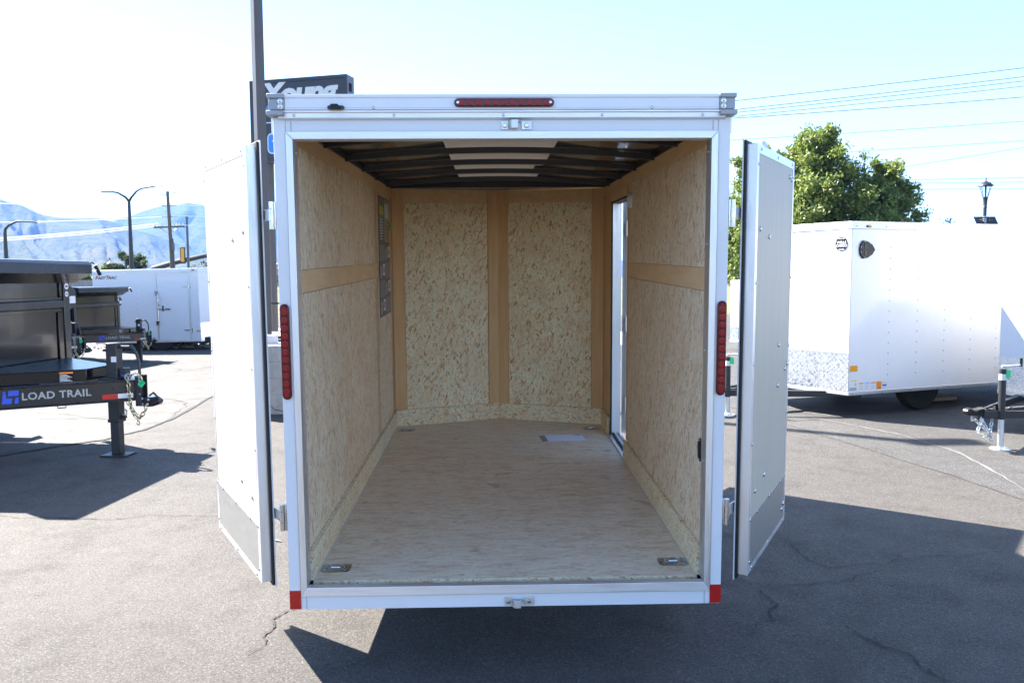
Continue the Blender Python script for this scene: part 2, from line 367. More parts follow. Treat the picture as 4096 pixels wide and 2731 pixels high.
# ================================================================== the setting
def sheet(name, poly, z, mat, parent=None, kind='structure'):
    m = MB(); m.add([(x, y, z) for x, y in poly], [tuple(range(len(poly)))]); o = m.build(name, mat, parent, smooth=0)
    if o.data.polygons[0].normal.z < 0: o.data.flip_normals()
    if parent is None: o['kind'] = kind
    return o
sheet('ground', [(-9000, -3000), (9000, -3000), (9000, 12000), (-9000, 12000)], -.02, 'far_ground')
lot = sheet('asphalt_lot', [(-60, -60), (60, -60), (60, 34), (-60, 34)], 0, 'asphalt_old')
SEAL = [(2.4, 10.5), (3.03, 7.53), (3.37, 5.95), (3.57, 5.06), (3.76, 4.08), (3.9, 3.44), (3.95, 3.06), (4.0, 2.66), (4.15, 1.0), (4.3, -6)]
def jitter(P, n, a, seed):
    r = random.Random(seed); out = []
    for p, q in zip(P, P[1:]):
        L = math.hypot(q[0] - p[0], q[1] - p[1])
        for k in range(n):
            t = k / n; out.append((p[0] + (q[0] - p[0]) * t + r.uniform(-a, a), p[1] + (q[1] - p[1]) * t + r.uniform(-a, a)))
    return out + [P[-1]]
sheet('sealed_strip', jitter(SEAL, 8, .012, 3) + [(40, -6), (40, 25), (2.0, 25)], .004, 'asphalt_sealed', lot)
SEAM = [(-5.6, 3.9), (-4.93, 4.73), (-4.64, 5.16), (-4.3, 5.52), (-4.09, 6.1), (-4.05, 6.93), (-4.2, 8.65), (-4.3, 16)]
sheet('worn_paving', jitter(SEAM, 5, .015, 4) + [(-4.6, 17.6), (-40, 17.6), (-40, -4), (-12, -4)], .0042, 'asphalt_pale', lot)
def ribbon(name, P, w, z, mat, seed, n=4, a=.012, rag=.5, taper=True):
    r = random.Random(seed); Q = jitter(P, n, a, seed); m = MB(); L = []; R = []
    for i, p in enumerate(Q):
        q0 = Q[max(0, i - 1)]; q1 = Q[min(len(Q) - 1, i + 1)]; d = Vector((q1[0] - q0[0], q1[1] - q0[1])); d.normalize(); nn = Vector((-d.y, d.x))
        e = min(1, .25 + 4 * min(i, len(Q) - 1 - i) / len(Q)) if taper else 1
        ww = w * e * r.uniform(1 - rag, 1 + rag) / 2
        L.append((p[0] + nn.x * ww, p[1] + nn.y * ww, z)); R.append((p[0] - nn.x * ww, p[1] - nn.y * ww, z))
    k = len(Q); m.add(L + R, [(i, k + i, k + i + 1, i + 1) for i in range(k - 1)]); return m.build(name, mat, lot, smooth=0)
CR = [[(1.8, 1.82), (1.86, 1.72), (1.85, 1.54), (1.86, 1.41), (1.9, 1.33), (1.92, 1.26), (2.07, 1.29), (2.17, 1.32), (2.28, 1.3), (2.38, 1.38), (2.59, 1.44), (2.72, 1.45), (2.78, 1.42), (2.94, 1.47), (3.16, 1.52)],
 [(1.2, 1.25), (1.36, 1.11), (1.39, 1.02), (1.43, .99), (1.53, 1.01), (1.71, 1.0), (1.87, 1.05), (1.97, 1.06), (2.04, 1.13), (2.15, 1.16), (2.23, 1.21)],
 [(1.43, .99), (1.4, .89), (1.42, .81), (1.43, .73), (1.36, .63), (1.35, .56), (1.36, .53)], [(1.36, .53), (1.26, .5), (1.23, .44), (1.23, .41), (1.14, .33)],
 [(1.68, .5), (1.69, .4), (1.7, .32), (1.74, .27), (1.76, .21), (1.79, .18), (1.83, .14), (1.84, .08), (1.82, .03), (1.85, -.02), (1.84, -.06), (1.88, -.14), (1.95, -.4)],
 [(-3.9, 2.66), (-3.7, 2.62), (-3.52, 2.54), (-3.3, 2.55), (-3.02, 2.51), (-2.86, 2.48), (-2.75, 2.49), (-2.58, 2.58), (-2.39, 2.54), (-2.26, 2.55), (-2.09, 2.52), (-1.7, 2.6)],
 [(-1.05, .83), (-1.13, .75), (-1.17, .69), (-1.18, .64), (-1.15, .58), (-1.16, .51), (-1.17, .45), (-1.15, .38), (-1.14, .31), (-1.2, .24)]]
for i, c in enumerate(CR): ribbon('crack', c, (.007, .006, .009, .006, .009, .008, .009)[i], .006, 'crack_tar', 20 + i, 4, .008, .7)
ribbon('seam_crack', SEAM[1:], .045, .0075, 'crack_tar', 41, 6, .012, .6)
r5 = random.Random(5)
for i in range(16):
    x, y = r5.uniform(-9, -4.6), r5.uniform(6.5, 14); a = r5.uniform(-.5, .5); P = [(x, y)]
    for k in range(5): a += r5.uniform(-.5, .5); x += .45 * math.cos(a); y += .45 * math.sin(a); P.append((x, y))
    ribbon('crack', P, .014, .0085, 'crack_tar', 60 + i, 3, .03, .7)
ribbon('painted_line', [(3.77, 6.5), (4.09, 5.88), (4.36, 5.28), (4.46, 4.38), (4.3, 3.4), (4.18, 2.93)], .035, .0080, 'line_faded', 80, 6, .012, .5)
ribbon('painted_line', [(3.7, 7.05), (3.82, 6.93), (4.29, 6.34)], .035, .0080, 'line_faded', 81, 6, .012, .5)
ribbon('painted_line', [(-1.45, 1.9), (-1.56, 1.95), (-1.75, 2.0)], .03, .0080, 'line_faded', 82, 4, .006, .4)
# gravel bed behind the parked row
def gravel():
    n = 9000; bx = rng.uniform(-22, 2, n); by = 17.55 + rng.random(n) ** 1.5 * 6.5; s = rng.uniform(.03, .075, n); V = []; F = []
    ico = [(0, 0, 1), (.9, 0, 0), (-.28, .85, 0), (-.7, -.6, 0), (.3, -.9, .1), (.1, .1, -.6)]
    fc = [(0, 1, 2), (0, 2, 3), (0, 3, 4), (0, 4, 1), (5, 2, 1), (5, 3, 2), (5, 4, 3), (5, 1, 4)]
    for i in range(n):
        a = rng.uniform(0, 6.28); c, q = math.cos(a) * s[i], math.sin(a) * s[i]; o = len(V); zz = .02 + rng.uniform(0, .05)
        V += [(bx[i] + c * x - q * y, by[i] + q * x + c * y, zz + z * s[i] * .7) for x, y, z in ico]; F += [tuple(o + k for k in f) for f in fc]
    m = MB(); m.v = V; m.f = F; o = m.build('gravel_bed', 'pebble', None, smooth=0, kind='stuff'); tag(o, 'strip of loose pale gravel behind the parked trailers', 'gravel')
gravel()
sheet('gravel_base', [(-40, 17.5), (4, 17.5), (4, 26), (-40, 26)], .012, 'pebble')
# mountains: two ranges with gullied flanks
def hills(name, D0, D1, Dback, prof, seed, a0, a1, na=340, nr=64, gul=.30):
    az = np.linspace(a0, a1, na); P = np.interp(az, [p[0] for p in prof], [p[1] for p in prof]); V = []; F = []
    for i in range(na):
        a = rad(az[i]); top = P[i] * D1 + 1.7
        for j in range(nr):
            t = j / (nr - 1); s = t / .72
            if t <= .72: d = D0 + (D1 - D0) * s; sh = s ** 1.25
            else: d = D1 + (Dback - D1) * (t - .72) / .28; sh = 1 - .55 * ((t - .72) / .28) ** 1.2
            x, y = d * math.sin(a), d * math.cos(a)
            w = mnoise.fractal(Vector((x * .0011, y * .0011, seed)), 1.0, 2.1, 5)
            g = abs(mnoise.fractal(Vector((az[i] * .42 + w * .55 + s * .5, s * .55, seed + 9)), .9, 2.0, 5))
            e = min(1, s) * (1 - min(1, s)) * 4 if t <= .72 else 0
            h = top * sh * (1 - gul * 1.5 * e * (1 - min(1, g * 2.4))) + top * .05 * w * (1 if t > .72 else min(1, .3 + e))
            f = .012 * top * mnoise.fractal(Vector((x * .006, y * .006, seed)), 1, 2, 4)
            V.append((x, y, max(-3, h + f if j else -3)))
    for i in range(na - 1):
        for j in range(nr - 1): q = i * nr + j; F.append((q, q + nr, q + nr + 1, q + 1))
    m = MB(); m.v = V; m.f = F; o = m.build(name, 'hill_scrub', None, smooth=60); o['kind'] = 'structure'; return o
hills('hills', 1700, 3600, 4600, [(-60, .06), (-45, .075), (-36, .09), (-29.94, .0836), (-28.86, .0782), (-28.03, .0712), (-27.05, .0663), (-26.03, .0663), (-24.84, .0664), (-24.15, .0639), (-23.2, .0559), (-21.79, .0501), (-20.14, .0376), (-19, .0285), (-17, .014), (-15, .004), (-13, .001)], 3.1, -60, -13)
hills('mountains', 3600, 5600, 7200, [(-40, .02), (-30, .045), (-25, .060), (-23.16, .0704), (-22.29, .0759), (-21.3, .0821), (-20.33, .0839), (-19.7, .0866), (-18.75, .0837), (-16.33, .0699), (-14.16, .063), (-8, .05), (0, .035), (10, .018), (20, .008), (30, .004)], 8.7, -40, 30)

# ================================================================== the open cargo trailer
ZB = .31
root = thing('cargo_trailer', 'white cargo trailer with rear double doors swung open showing bare strand board interior', 'trailer', (0, 0, ZB))
root.rotation_euler = (TILT, 0, 0)
RM = Matrix.Translation((0, 0, ZB)) @ Matrix.Rotation(TILT, 4, 'X')
HW, H, WI, ZF, ZC, LC, LN = .93, 2.067, .858, .099, 2.035, 3.33, 3.636
WO, ZO1, ZO2, WT = .852, .10, 1.979, .88
def part(name, mat, boxes, parent=root, bevel=0, **k):
    m = MB()
    for b in boxes: m.box(*b)
    return m.build(name, mat, parent, bevel, **k)
# outer skin: side walls, nose walls and the arched roof
part('side_wall', 'white_paint', [(-HW, -HW + .012, .012, LC, 0, H)])
part('side_wall', 'white_paint', [(HW - .012, HW, .012, 2.17, 0, H), (HW - .012, HW, 2.93, LC, 0, H), (HW - .012, HW, 2.17, 2.93, 0, .13), (HW - .012, HW, 2.17, 2.93, 1.90, H)])
NX, NY = HW, LN + .07
m = MB()
for s in (-1, 1): m.prism([(s * HW, LC), (s * (HW - .012), LC), (0, NY - .012), (0, NY)], 0, H)
m.build('nose_skin', 'white_paint', root)
def arch(x): return .052 * (1 - (x / HW) ** 2)
def roofskin(name, mat, x0, x1, n):
    m = MB(); xs = [x0 + (x1 - x0) * i / n for i in range(n + 1)]; V = []
    for y, nose in ((.0, 0), (LC, 0), (NY, 1)):
        for x in xs:
            yy = LC + (NY - LC) * max(0, 1 - abs(x) / HW) if nose else y
            V.append((x, yy, H + .012 + arch(x)))
    k = n + 1; N3 = 3 * k
    m.add(V + [(a, b, c - .004) for a, b, c in V], [(r * k + i, r * k + i + 1, (r + 1) * k + i + 1, (r + 1) * k + i) for r in range(2) for i in range(n)] + [(N3 + r * k + i, N3 + (r + 1) * k + i, N3 + (r + 1) * k + i + 1, N3 + r * k + i + 1) for r in range(2) for i in range(n)])
    return m.build(name, mat, root, smooth=60)
roofskin('roof_sheet', 'white_paint', -HW - .005, -.31, 8); roofskin('roof_sheet', 'white_paint', .31, HW + .005, 8); roofskin('roof_light', 'roof_light', -.309, .309, 8)
part('roof_rail', 'aluminium', [(-HW - .02, -HW - .002, .05, LC, H - .06, H + .03)]); part('roof_rail', 'aluminium', [(HW + .002, HW + .02, .05, LC, H - .06, H + .03)])
# rear frame: posts, header, sill, mitred trim
for s in (-1, 1):
    part('corner_post', 'white_paint', [(s * HW, s * WT, -.004, .05, .001, H)], bevel=.003)
part('header', 'white_paint', [(-WT + .001, WT - .001, -.002, .05, 2.01, 2.055)])
part('rear_sill', 'white_paint', [(-WT + .001, WT - .001, -.002, .05, .001, .06)])
for s in (-1, 1):
    x = s * (WT - .022)
    for z0_, z1_ in ((.003, .058), (2.012, 2.05)): part('panel_joint', 'print_grey', [(x - .0008, x + .0008, -.0036, -.001, z0_, z1_)])
def trimbar(pts):
    m = MB(); m.prism(pts, -.010, .03, 'y'); return m.build('opening_trim', 'aluminium_rail' if abs(pts[0][1] - pts[1][1]) < .01 else 'aluminium', root, bevel=.002)
trimbar([(-WT, .06), (WT, .06), (WO, ZO1), (-WO, ZO1)]); trimbar([(-WT, 2.01), (WT, 2.01), (WO, ZO2), (-WO, ZO2)])
trimbar([(-WT, .0605), (-WT, 2.0095), (-WO, ZO2 - .0005), (-WO, ZO1 + .0005)]); trimbar([(WT, .0605), (WT, 2.0095), (WO, ZO2 - .0005), (WO, ZO1 + .0005)])
for s in (-1, 1): part('jamb', 'aluminium', [(s * (WO + .001), s * (WO + .012), .03, .075, ZO1, ZO2)])
part('threshold', 'aluminium_dull', [(-WO, WO, .029, .085, .060, .082)])
part('head_jamb', 'aluminium', [(-WO, WO, .03, .075, ZO2 + .001, ZO2 + .014)])
for i in range(7): screw(root, (-.8 + i * .267, .05, .082), (0, 0, 1), .006)
for s in (-1, 1):
    for z in (.16, .62, 1.10, 1.55, 1.93): screw(root, (s * (WO + .0005), .05, z), (-s, 0, 0), .006)
# rear cap: gutter strip, cap rail with fine ribs, grey corner castings
m = MB(); m.prism([(-.006, 2.055), (-.020, 2.062), (-.020, 2.080), (-.030, 2.083), (-.030, 2.089), (.05, 2.089), (.05, 2.055)], -.905, .905, 'x'); m.build('drip_rail', 'aluminium_rail', root)
m = MB(); m.prism([(-.034, 2.090), (-.036, 2.094), (-.034, 2.100), (-.034, 2.135), (-.038, 2.139), (-.038, 2.151), (.05, 2.151), (.05, 2.0895)], -.873, .873, 'x'); m.build('cap_rail', 'white_trim', root, bevel=.001)
for z in (2.0975, 2.1375): part('cap_groove', 'aluminium_dull', [(-.872, .872, -.0348, -.0335, z, z + .0012)])
for s in (-1, 1):
    m = MB(); m.box(s * .874, s * .937, -.040, .06, 2.090, 2.135); m.box(s * .872, s * .942, -.046, .06, 2.135, 2.154); m.box(s * .878, s * .946, -.045, .06, 2.068, 2.0885)
    c = m.build('corner_cap', 'grey_cap', root, bevel=.004)
    for z in (2.103, 2.124):
        m = MB(); m.lathe([(.011, 0), (.011, .002), (.0065, .0025), (.0065, .009), (.004, .010)], (s * .889, -.040, z), 6, (0, -1, 0)); m.build('bolt', 'chrome', c)
for x in (-.52, .60): screw(root, (x, -.034, 2.098), (0, -1, 0), .007, 'chrome')
for x in (-.84, -.44, 0, .40, .81): screw(root, (x, -.020, 2.071), (0, -1, 0), .0065)
# rear lamps
def lampbar(name, M, L, hw, n, knob=True):
    """capsule lamp: housing, round led lenses, fixing screws; local x along, y across, z out"""
    m = MB(M); P = capsule(-L / 2, L / 2, hw); m.prism(P, 0, .010); m.prism([(x * .985, y * .86) for x, y in P], .0101, .0145)
    h = m.build(name, 'red_lens', root, bevel=.002)
    for i in range(n):
        x = (i - (n - 1) / 2) * (L - 3.6 * hw) / (n - 1)
        m = MB(M); m.lathe([(hw * .74, .0146), (hw * .7, .0165), (hw * .4, .0175), (hw * .16, .0165)], (x, 0, 0), 14); m.build('led_lens', 'red_led', h)
    for s in (-1, 1):
        m = MB(M); m.lathe([(hw * .42, .0146), (hw * .3, .0168), (hw * .1, .017)], (s * (L / 2 - hw * .95), 0, 0), 8); m.build('screw', 'red_led' if knob else 'chrome', h)
lampbar('brake_lamp', frame((.004, -.0345, 2.1165), (1, 0, 0), (0, 0, 1), (0, -1, 0)), .401, .0165, 11, False)
for s in (-1, 1):
    lampbar('tail_lamp', frame((s * .908, -.0045, 1.115), (0, 0, -1), (s, 0, 0), (0, -1, 0)) if s > 0 else frame((-.908, -.0045, 1.115), (0, 0, 1), (1, 0, 0), (0, -1, 0)), .40, .0195, 11)
    part('reflector', 'red_reflector', [(s * .9295, s * .8815, -.0055, -.0035, .004, .086)])
# small black camera housing
m = MB(); m.prism([(-.030, 0), (-.022, .018), (.012, .018), (.022, .008), (.022, 0)], -.060, -.034, 'y'); m.T = Matrix.Translation((-.668, -.0, 2.090)); m2 = MB(Matrix.Translation((-.668, 0, 2.090)))
m2.prism([(-.024, .0), (-.018, .020), (.010, .020), (.018, .010), (.018, 0)], -.064, -.0345, 'y')
c = m2.build('licence_lamp', 'black_plastic', root, bevel=.003)
m2 = MB(Matrix.Translation((-.668, 0, 2.090))); m2.prism([(x * 1.0, y + .008) for x, y in capsule(-.034, .034, .008)], -.046, -.0346, 'y'); m2.build('lamp_base', 'black_gloss', c)
# latch keepers
def keeper(x0, z, lip):
    T = Matrix.Translation((x0, 0, z)); m = MB(T)
    m.box(0, .028, -.008, -.0025, -.017, .017); m.box(.082, .124, -.008, -.0025, -.017, .017)
    m.prism([(.0285, -.008), (.041, -.028), (.068, -.028), (.068, -.024), (.043, -.024), (.0285, -.003)], -.016 + lip, .018 + lip)
    m.prism([(.068, -.0275), (.080, -.012), (.0815, -.0030), (.079, -.0030), (.068, -.0235)], .010 + lip, .018 + lip)
    k = m.build('latch_keeper', 'galvanised', root, bevel=.0015)
    for x in (.014, .103):
        m = MB(T); m.lathe([(.0105, 0), (.0105, .002), (.008, .006), (.004, .0065)], (x, -.008, 0), 14, (0, -1, 0)); m.build('rivet', 'chrome', k)
keeper(-.008, 2.032, .003); keeper(-.006, .026, -.008)

# interior: floor, walls, strips, posts, kick boards
m = MB(); m.prism([(-.842, .07), (.842, .07), (.842, 2.16), (.900, 2.165), (.900, 2.925), (.842, 2.93), (.842, LC + .005), (0, LN + .005), (-.842, LC + .005)], ZF - .019, ZF); m.build('floor_panel', 'osb_floor', root)
m = MB()
for x in np.arange(-.6, .9, .6): m.box(x - .0012, x + .0012, .07, LC, ZF + .0002, ZF + .0008)
part('floor_edge', 'osb_kick', [(-.842, .842, .0655, .0698, .0825, ZF - .0004)])
part('floor_joint', 'plywood_post', [(-.842, .842, 2.196, 2.1985, ZF + .0003, ZF + .0010)])
t = .010
def lw(name, mat, y0, y1, z0, z1, off=0.): return part(name, mat, [(-WI - t, -WI + off, y0, y1, z0, z1)])
def rwl(name, mat, y0, y1, z0, z1, off=0.): return part(name, mat, [(WI - off, WI + t, y0, y1, z0, z1)])
BZ0, BZ1, UZ = 1.352, 1.45, 1.962
for z0, z1 in ((.235, BZ0 - .002), (BZ1 + .002, UZ)):
    lw('wall_panel', 'osb_wall', .077, 2.335, z0, z1, .0); lw('wall_panel', 'osb_wall', 2.47, 3.20, z0, z1, .0)
    rwl('wall_panel', 'osb_wall', .077, 2.085, z0, z1)
lw('wall_strip', 'plywood_post', 2.345, 2.46, .235, UZ, -.003); part('wall_strip', 'plywood_post', [(-WI - t, -WI - .003, 3.21, LC, .235, UZ)])
part('wall_gap', 'print_black', [(-WI - .009, -WI - .006, 2.33, 2.352, .235, UZ), (-WI - .009, -WI - .006, 2.458, 2.472, .235, UZ)])
rwl('wall_strip', 'plywood_post', 2.09, 2.165, .235, UZ, -.003); rwl('wall_strip', 'plywood_post', 2.935, LC, .235, UZ, -.003)
lw('belt_strip', 'plywood_strip', .077, LC, BZ0, BZ1, -.002); rwl('belt_strip', 'plywood_strip', .077, 2.085, BZ0, BZ1, -.002)
lw('top_strip', 'plywood_strip', .077, 1.10, UZ + .001, ZC, .001); lw('top_strip', 'plywood_strip', 1.102, LC, UZ + .001, ZC, .0015)
rwl('top_strip', 'plywood_strip', .077, 1.02, UZ + .001, ZC, .0015); rwl('top_strip', 'plywood_strip', 1.022, LC, UZ + .001, ZC, .001)
for s in (-1, 1): part('edge_strip', 'plywood_post', [(s * (WI - .0025), s * (WI + t), .0755, .0765 + .03, .235, ZO2)]) if False else None
rwl('door_head', 'plywood_strip', 2.166, 2.934, 1.895, UZ, .0)
part('kick_board', 'osb_kick', [(-WI + .001, -WI + .016, .075, LC, ZF + .0005, .234)]); part('kick_board', 'osb_kick', [(WI - .016, WI - .001, .075, 2.16, ZF + .0005, .234)])
part('kick_board', 'osb_kick', [(WI - .016, WI - .001, 2.935, LC, ZF + .0005, .234)])
part('kick_joint', 'print_grey', [(-WI + .0162, -WI + .0167, .075, LC, .231, .2335)])
# caulk bead along the floor
m = MB(); m.prism([(-WI + .016, ZF), (-WI + .023, ZF), (-WI + .016, ZF + .006)], .08, LC - .005, 'y'); m.build('caulk_bead', 'luan', root)
m = MB(); m.prism([(WI - .016, ZF), (WI - .022, ZF), (WI - .016, ZF + .005)], .08, 2.15, 'y'); m.build('caulk_bead', 'luan', root)
# V nose walls
for s in (-1, 1):
    A = Vector((s * WI, LC, 0)); B = Vector((0, LN, 0)); u = (B - A); LL = u.length; u.normalize(); nn = Vector((-u.y, u.x, 0)) if s < 0 else Vector((u.y, -u.x, 0))
    F = frame(A, u, nn, (0, 0, 1))
    def np_(name, mat, a, b, z0, z1, d0, d1, F=F, LL=LL):
        m = MB(F); m.box(a * LL, b * LL, d0, d1, z0, z1); return m.build(name, mat, root)
    np_('wall_panel', 'osb_front', .112, .898, .235, 1.925, 0, .01)
    np_('corner_strip', 'plywood_post', 0.002, .110, .235, ZC, .0015, .01); np_('nose_post', 'plywood_post', .90, .999, .235, ZC, -.012, .01)
    np_('top_strip', 'plywood_strip', .111, .899, 1.927, ZC, .0012, .01); np_('kick_board', 'osb_kick', .012, .992, ZF + .0005, .234, -.015, .0)
for p in ((.02, LN - .02, 0),): pass
for x, z in ((-.28, .80), (.33, .81), (-.42, 1.5), (-.30, 1.28)): screw(root, (x, LN - (LN - LC) * abs(x) / WI - .003, z), (0, -1, 0), .005)
# ceiling: bows, dark side sheets, pale centre panels
NB = (.66, 1.25, 1.84, 2.43, 3.02)
def cz(x): return ZC + .030 + .045 * (1 - (x / .87) ** 2)
def roofstrip(name, mat, x0, x1, y0, y1, dz, nx=10, sag=0.):
    m = MB(); V = []; ny = 5
    for j in range(ny + 1):
        for i in range(nx + 1):
            x = x0 + (x1 - x0) * i / nx; y = y0 + (y1 - y0) * j / ny
            V.append((x, y, cz(x) + dz - sag * math.sin(math.pi * j / ny) * math.sin(math.pi * i / nx)))
    k = nx + 1; m.add(V, [(j * k + i, (j + 1) * k + i, (j + 1) * k + i + 1, j * k + i + 1) for j in range(ny) for i in range(nx)])
    return m.build(name, mat, root, smooth=80)
ed = [.03] + list(NB) + [LC + .02]
for a, b in zip(ed, ed[1:]):
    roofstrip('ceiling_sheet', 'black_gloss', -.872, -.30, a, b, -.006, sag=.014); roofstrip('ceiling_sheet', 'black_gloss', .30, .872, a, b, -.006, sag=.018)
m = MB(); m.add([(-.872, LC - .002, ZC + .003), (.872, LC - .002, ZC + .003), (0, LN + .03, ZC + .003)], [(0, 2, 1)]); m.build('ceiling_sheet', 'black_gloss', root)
for y in NB:
    m = MB(); V = []; n = 20
    for i in range(n + 1):
        x = -.872 + 1.744 * i / n; z = cz(x) - .010
        V += [(x, y - .022, z), (x, y + .022, z), (x, y + .018, z - .030), (x, y - .018, z - .030)]
    m.add(V, [(4 * i + a, 4 * i + b, 4 * i + 4 + b, 4 * i + 4 + a) for i in range(n) for a, b in ((1, 0), (2, 1), (3, 2), (0, 3))]); m.build('roof_bow', 'bow_black', root, smooth=40)
for s in (-1, 1): part('ceiling_rail', 'bow_black', [(s * (WI - .012), s * (WI + .01), .076, LC, ZC + .0005, ZC + .035)])
part('ceiling_end', 'bow_black', [(-.85, .85, LC - .03, LC, ZC + .004, ZC + .098)]); part('ceiling_front', 'bow_black', [(-.85, .85, .076, .11, ZO2 + .016, ZC + .05)])
# tie-down rings recessed in the floor
for x, y, sc in ((-.77, .215, 1), (.77, .235, 1), (-.75, 3.18, 1), (.74, 3.165, 1)):
    T = Matrix.Translation((x, y, ZF)); m = MB(T)
    o8 = [(-.066, -.036), (-.052, -.050), (.052, -.050), (.066, -.036), (.066, .036), (.052, .050), (-.052, .050), (-.066, .036)]
    V = [(a, b, .0012) for a, b in o8] + [(a * .62, b * .66, .0065) for a, b in o8] + [(a * .42, b * .42, -.016) for a, b in o8]
    m.add(V, [(r * 8 + i, r * 8 + (i + 1) % 8, r * 8 + 8 + (i + 1) % 8, r * 8 + 8 + i) for r in range(2) for i in range(8)] + [tuple(range(16, 24))])
    d = m.build('tie_down', 'zinc_blue', root, smooth=50)
    m = MB(T @ Matrix.Translation((0, .004, .004))); P = [(.027 * math.cos(a), .022 * math.sin(a), .002) for a in np.linspace(0, math.pi, 9)]; m.tube(P + [(-.024, -.012, .002), (.024, -.012, .002)], .0042, 6, True); m.build('ring', 'zinc', d)
    m = MB(T); m.tube([(-.02, -.010, .008), (.02, -.010, .008)], .006, 8); m.build('hinge_pin', 'zinc', d)
    for a in (-1, 1):
        for b in (-1, 1): m = MB(T); m.lathe([(.005, .002), (.004, .005), (.002, .006)], (a * .045, b * .034, 0), 8); m.build('screw', 'zinc', d)
# oval floor vent low on the wall
m = MB(frame((WI - .0005, .105, .655), (0, 0, 1), (0, 1, 0), (-1, 0, 0))); P = [(.052 * math.cos(a), .030 * math.sin(a)) for a in np.linspace(0, 2 * math.pi, 28, endpoint=False)]
m.prism(P, 0, .006); v = m.build('wall_vent', 'black_plastic', root, bevel=.002)
for i in range(6):
    x = -.028 + i * .0112; m = MB(frame((WI - .0065, .105, .655), (0, 0, 1), (0, 1, 0), (-1, 0, 0))); m.box(x - .0022, x + .0022, -.02, .02, 0, .003); m.build('louvre', 'black_satin', v)
for z in (-.043, .043): screw(v, (WI - .0065, .105, .655 + z), (-1, 0, 0), .005)
# oval interior lamp
m = MB(); m.lathe([(.055, 0), (.052, .012), (.04, .022), (.02, .027)], (WI - .0, 2.005, 1.855), 20, (-1, 0, 0)); m.build('dome_lamp', 'sticker_white', root)
m = MB(); m.lathe([(.042, 0), (.038, .010), (.02, .013)], (-WI + .0, 3.15, 1.73), 16, (1, 0, 0)); m.build('switch_cap', 'tag_green', root)
# product poster on the wall
PF = frame((-WI + .003, 2.53, 1.06), (0, 1, 0), (0, 0, 1), (1, 0, 0)); m = MB(PF); m.box(0, .60, 0, .87, 0, .003); po = m.build('poster', 'poster_brown', root)
def pq(x0, x1, z0, z1, mat, d=.0034): m = MB(PF); m.box(x0, x1, z0, z1, .003, d); m.build('print', mat, po)
for r in range(4):
    for c in range(2):
        if (r + c) % 2: pq(c * .3 + .004, c * .3 + .296, .012 + r * .13, .132 + r * .13, 'poster_grey')
        else:
            x = c * .3; z = .012 + r * .13; pq(x + .17, x + .285, z + .025, z + .11, 'sticker_white', .0037); pq(x + .20, x + .255, z + .045, z + .09, 'poster_grey' if r % 2 else 'logo_red', .0040)
            for q in range(7): pq(x + .03, x + .10 + .03 * ((q * 7) % 3) / 2, z + .012 + q * .014, z + .018 + q * .014, 'poster_tan' if q == 6 else 'sticker_white')
pq(.02, .27, .60, .86, 'poster_grey'); pq(.30, .585, .545, .86, 'poster_tan'); pq(.05, .25, .74, .80, 'sticker_yellow', .0037); pq(.33, .55, .72, .83, 'sticker_white', .0037)
for q in range(8): pq(.05, .20, .56 + q * .02, .568 + q * .02, 'sticker_white', .0038); pq(.40, .56, .56 + q * .018, .567 + q * .018, 'poster_brown', .0038)
# side doorway: sill, seal, jambs and the open door
part('door_sill', 'aluminium', [(.843, .925, 2.17, 2.925, ZF + .001, ZF + .010)]); part('sill_seal', 'rubber', [(.872, .886, 2.172, 2.923, ZF + .0105, ZF + .026)])
for y in (2.35, 2.55, 2.75): screw(root, (.857, y, ZF + .010), (0, 0, 1), .005)
part('door_jamb', 'aluminium', [(WI + .011, HW + .004, 2.894, 2.93, ZF + .012, 1.894)]); part('door_jamb', 'aluminium', [(WI + .011, HW + .004, 2.166, 2.176, ZF + .012, 1.894)])
part('jamb_seal', 'rubber', [(WI - .002, WI + .0105, 2.888, 2.902, ZF + .012, 1.90)]); part('head_seal', 'rubber', [(WI - .002, HW, 2.17, 2.90, 1.882, 1.8935)])
du = Vector((.60, .80, 0)); dn = Vector((.80, -.60, 0)); SD = frame((.955, 2.915, .115), du, dn, (0, 0, 1))
m = MB(SD); m.box(.012, .77, -.016, .016, 0, 1.80); sd = m.build('side_door', 'white_paint', root, bevel=.002)
m = MB(SD); m.box(.004, .06, .0165, .034, .0, 1.80); m.box(.71, .775, .0165, .034, 0, 1.80); m.box(.06, .71, .0165, .034, 0, .06); m.box(.06, .71, .0165, .034, 1.74, 1.80); m.build('door_frame', 'aluminium', sd)
m = MB(SD); m.box(.062, .088, .0166, .030, .062, 1.738); m.build('seal', 'rubber', sd)
for z in (.17, .80, 1.52):
    m = MB(SD); m.box(-.022, .050, .0345, .040, z, z + .12); m.cyl((-.022, .036, z), (-.022, .036, z + .12), .009, 10); h = m.build('hinge', 'galvanised', sd)
    for q in (.03, .09): screw(h, tuple(SD @ Vector((.03, .0402, z + q))), dn, .005)

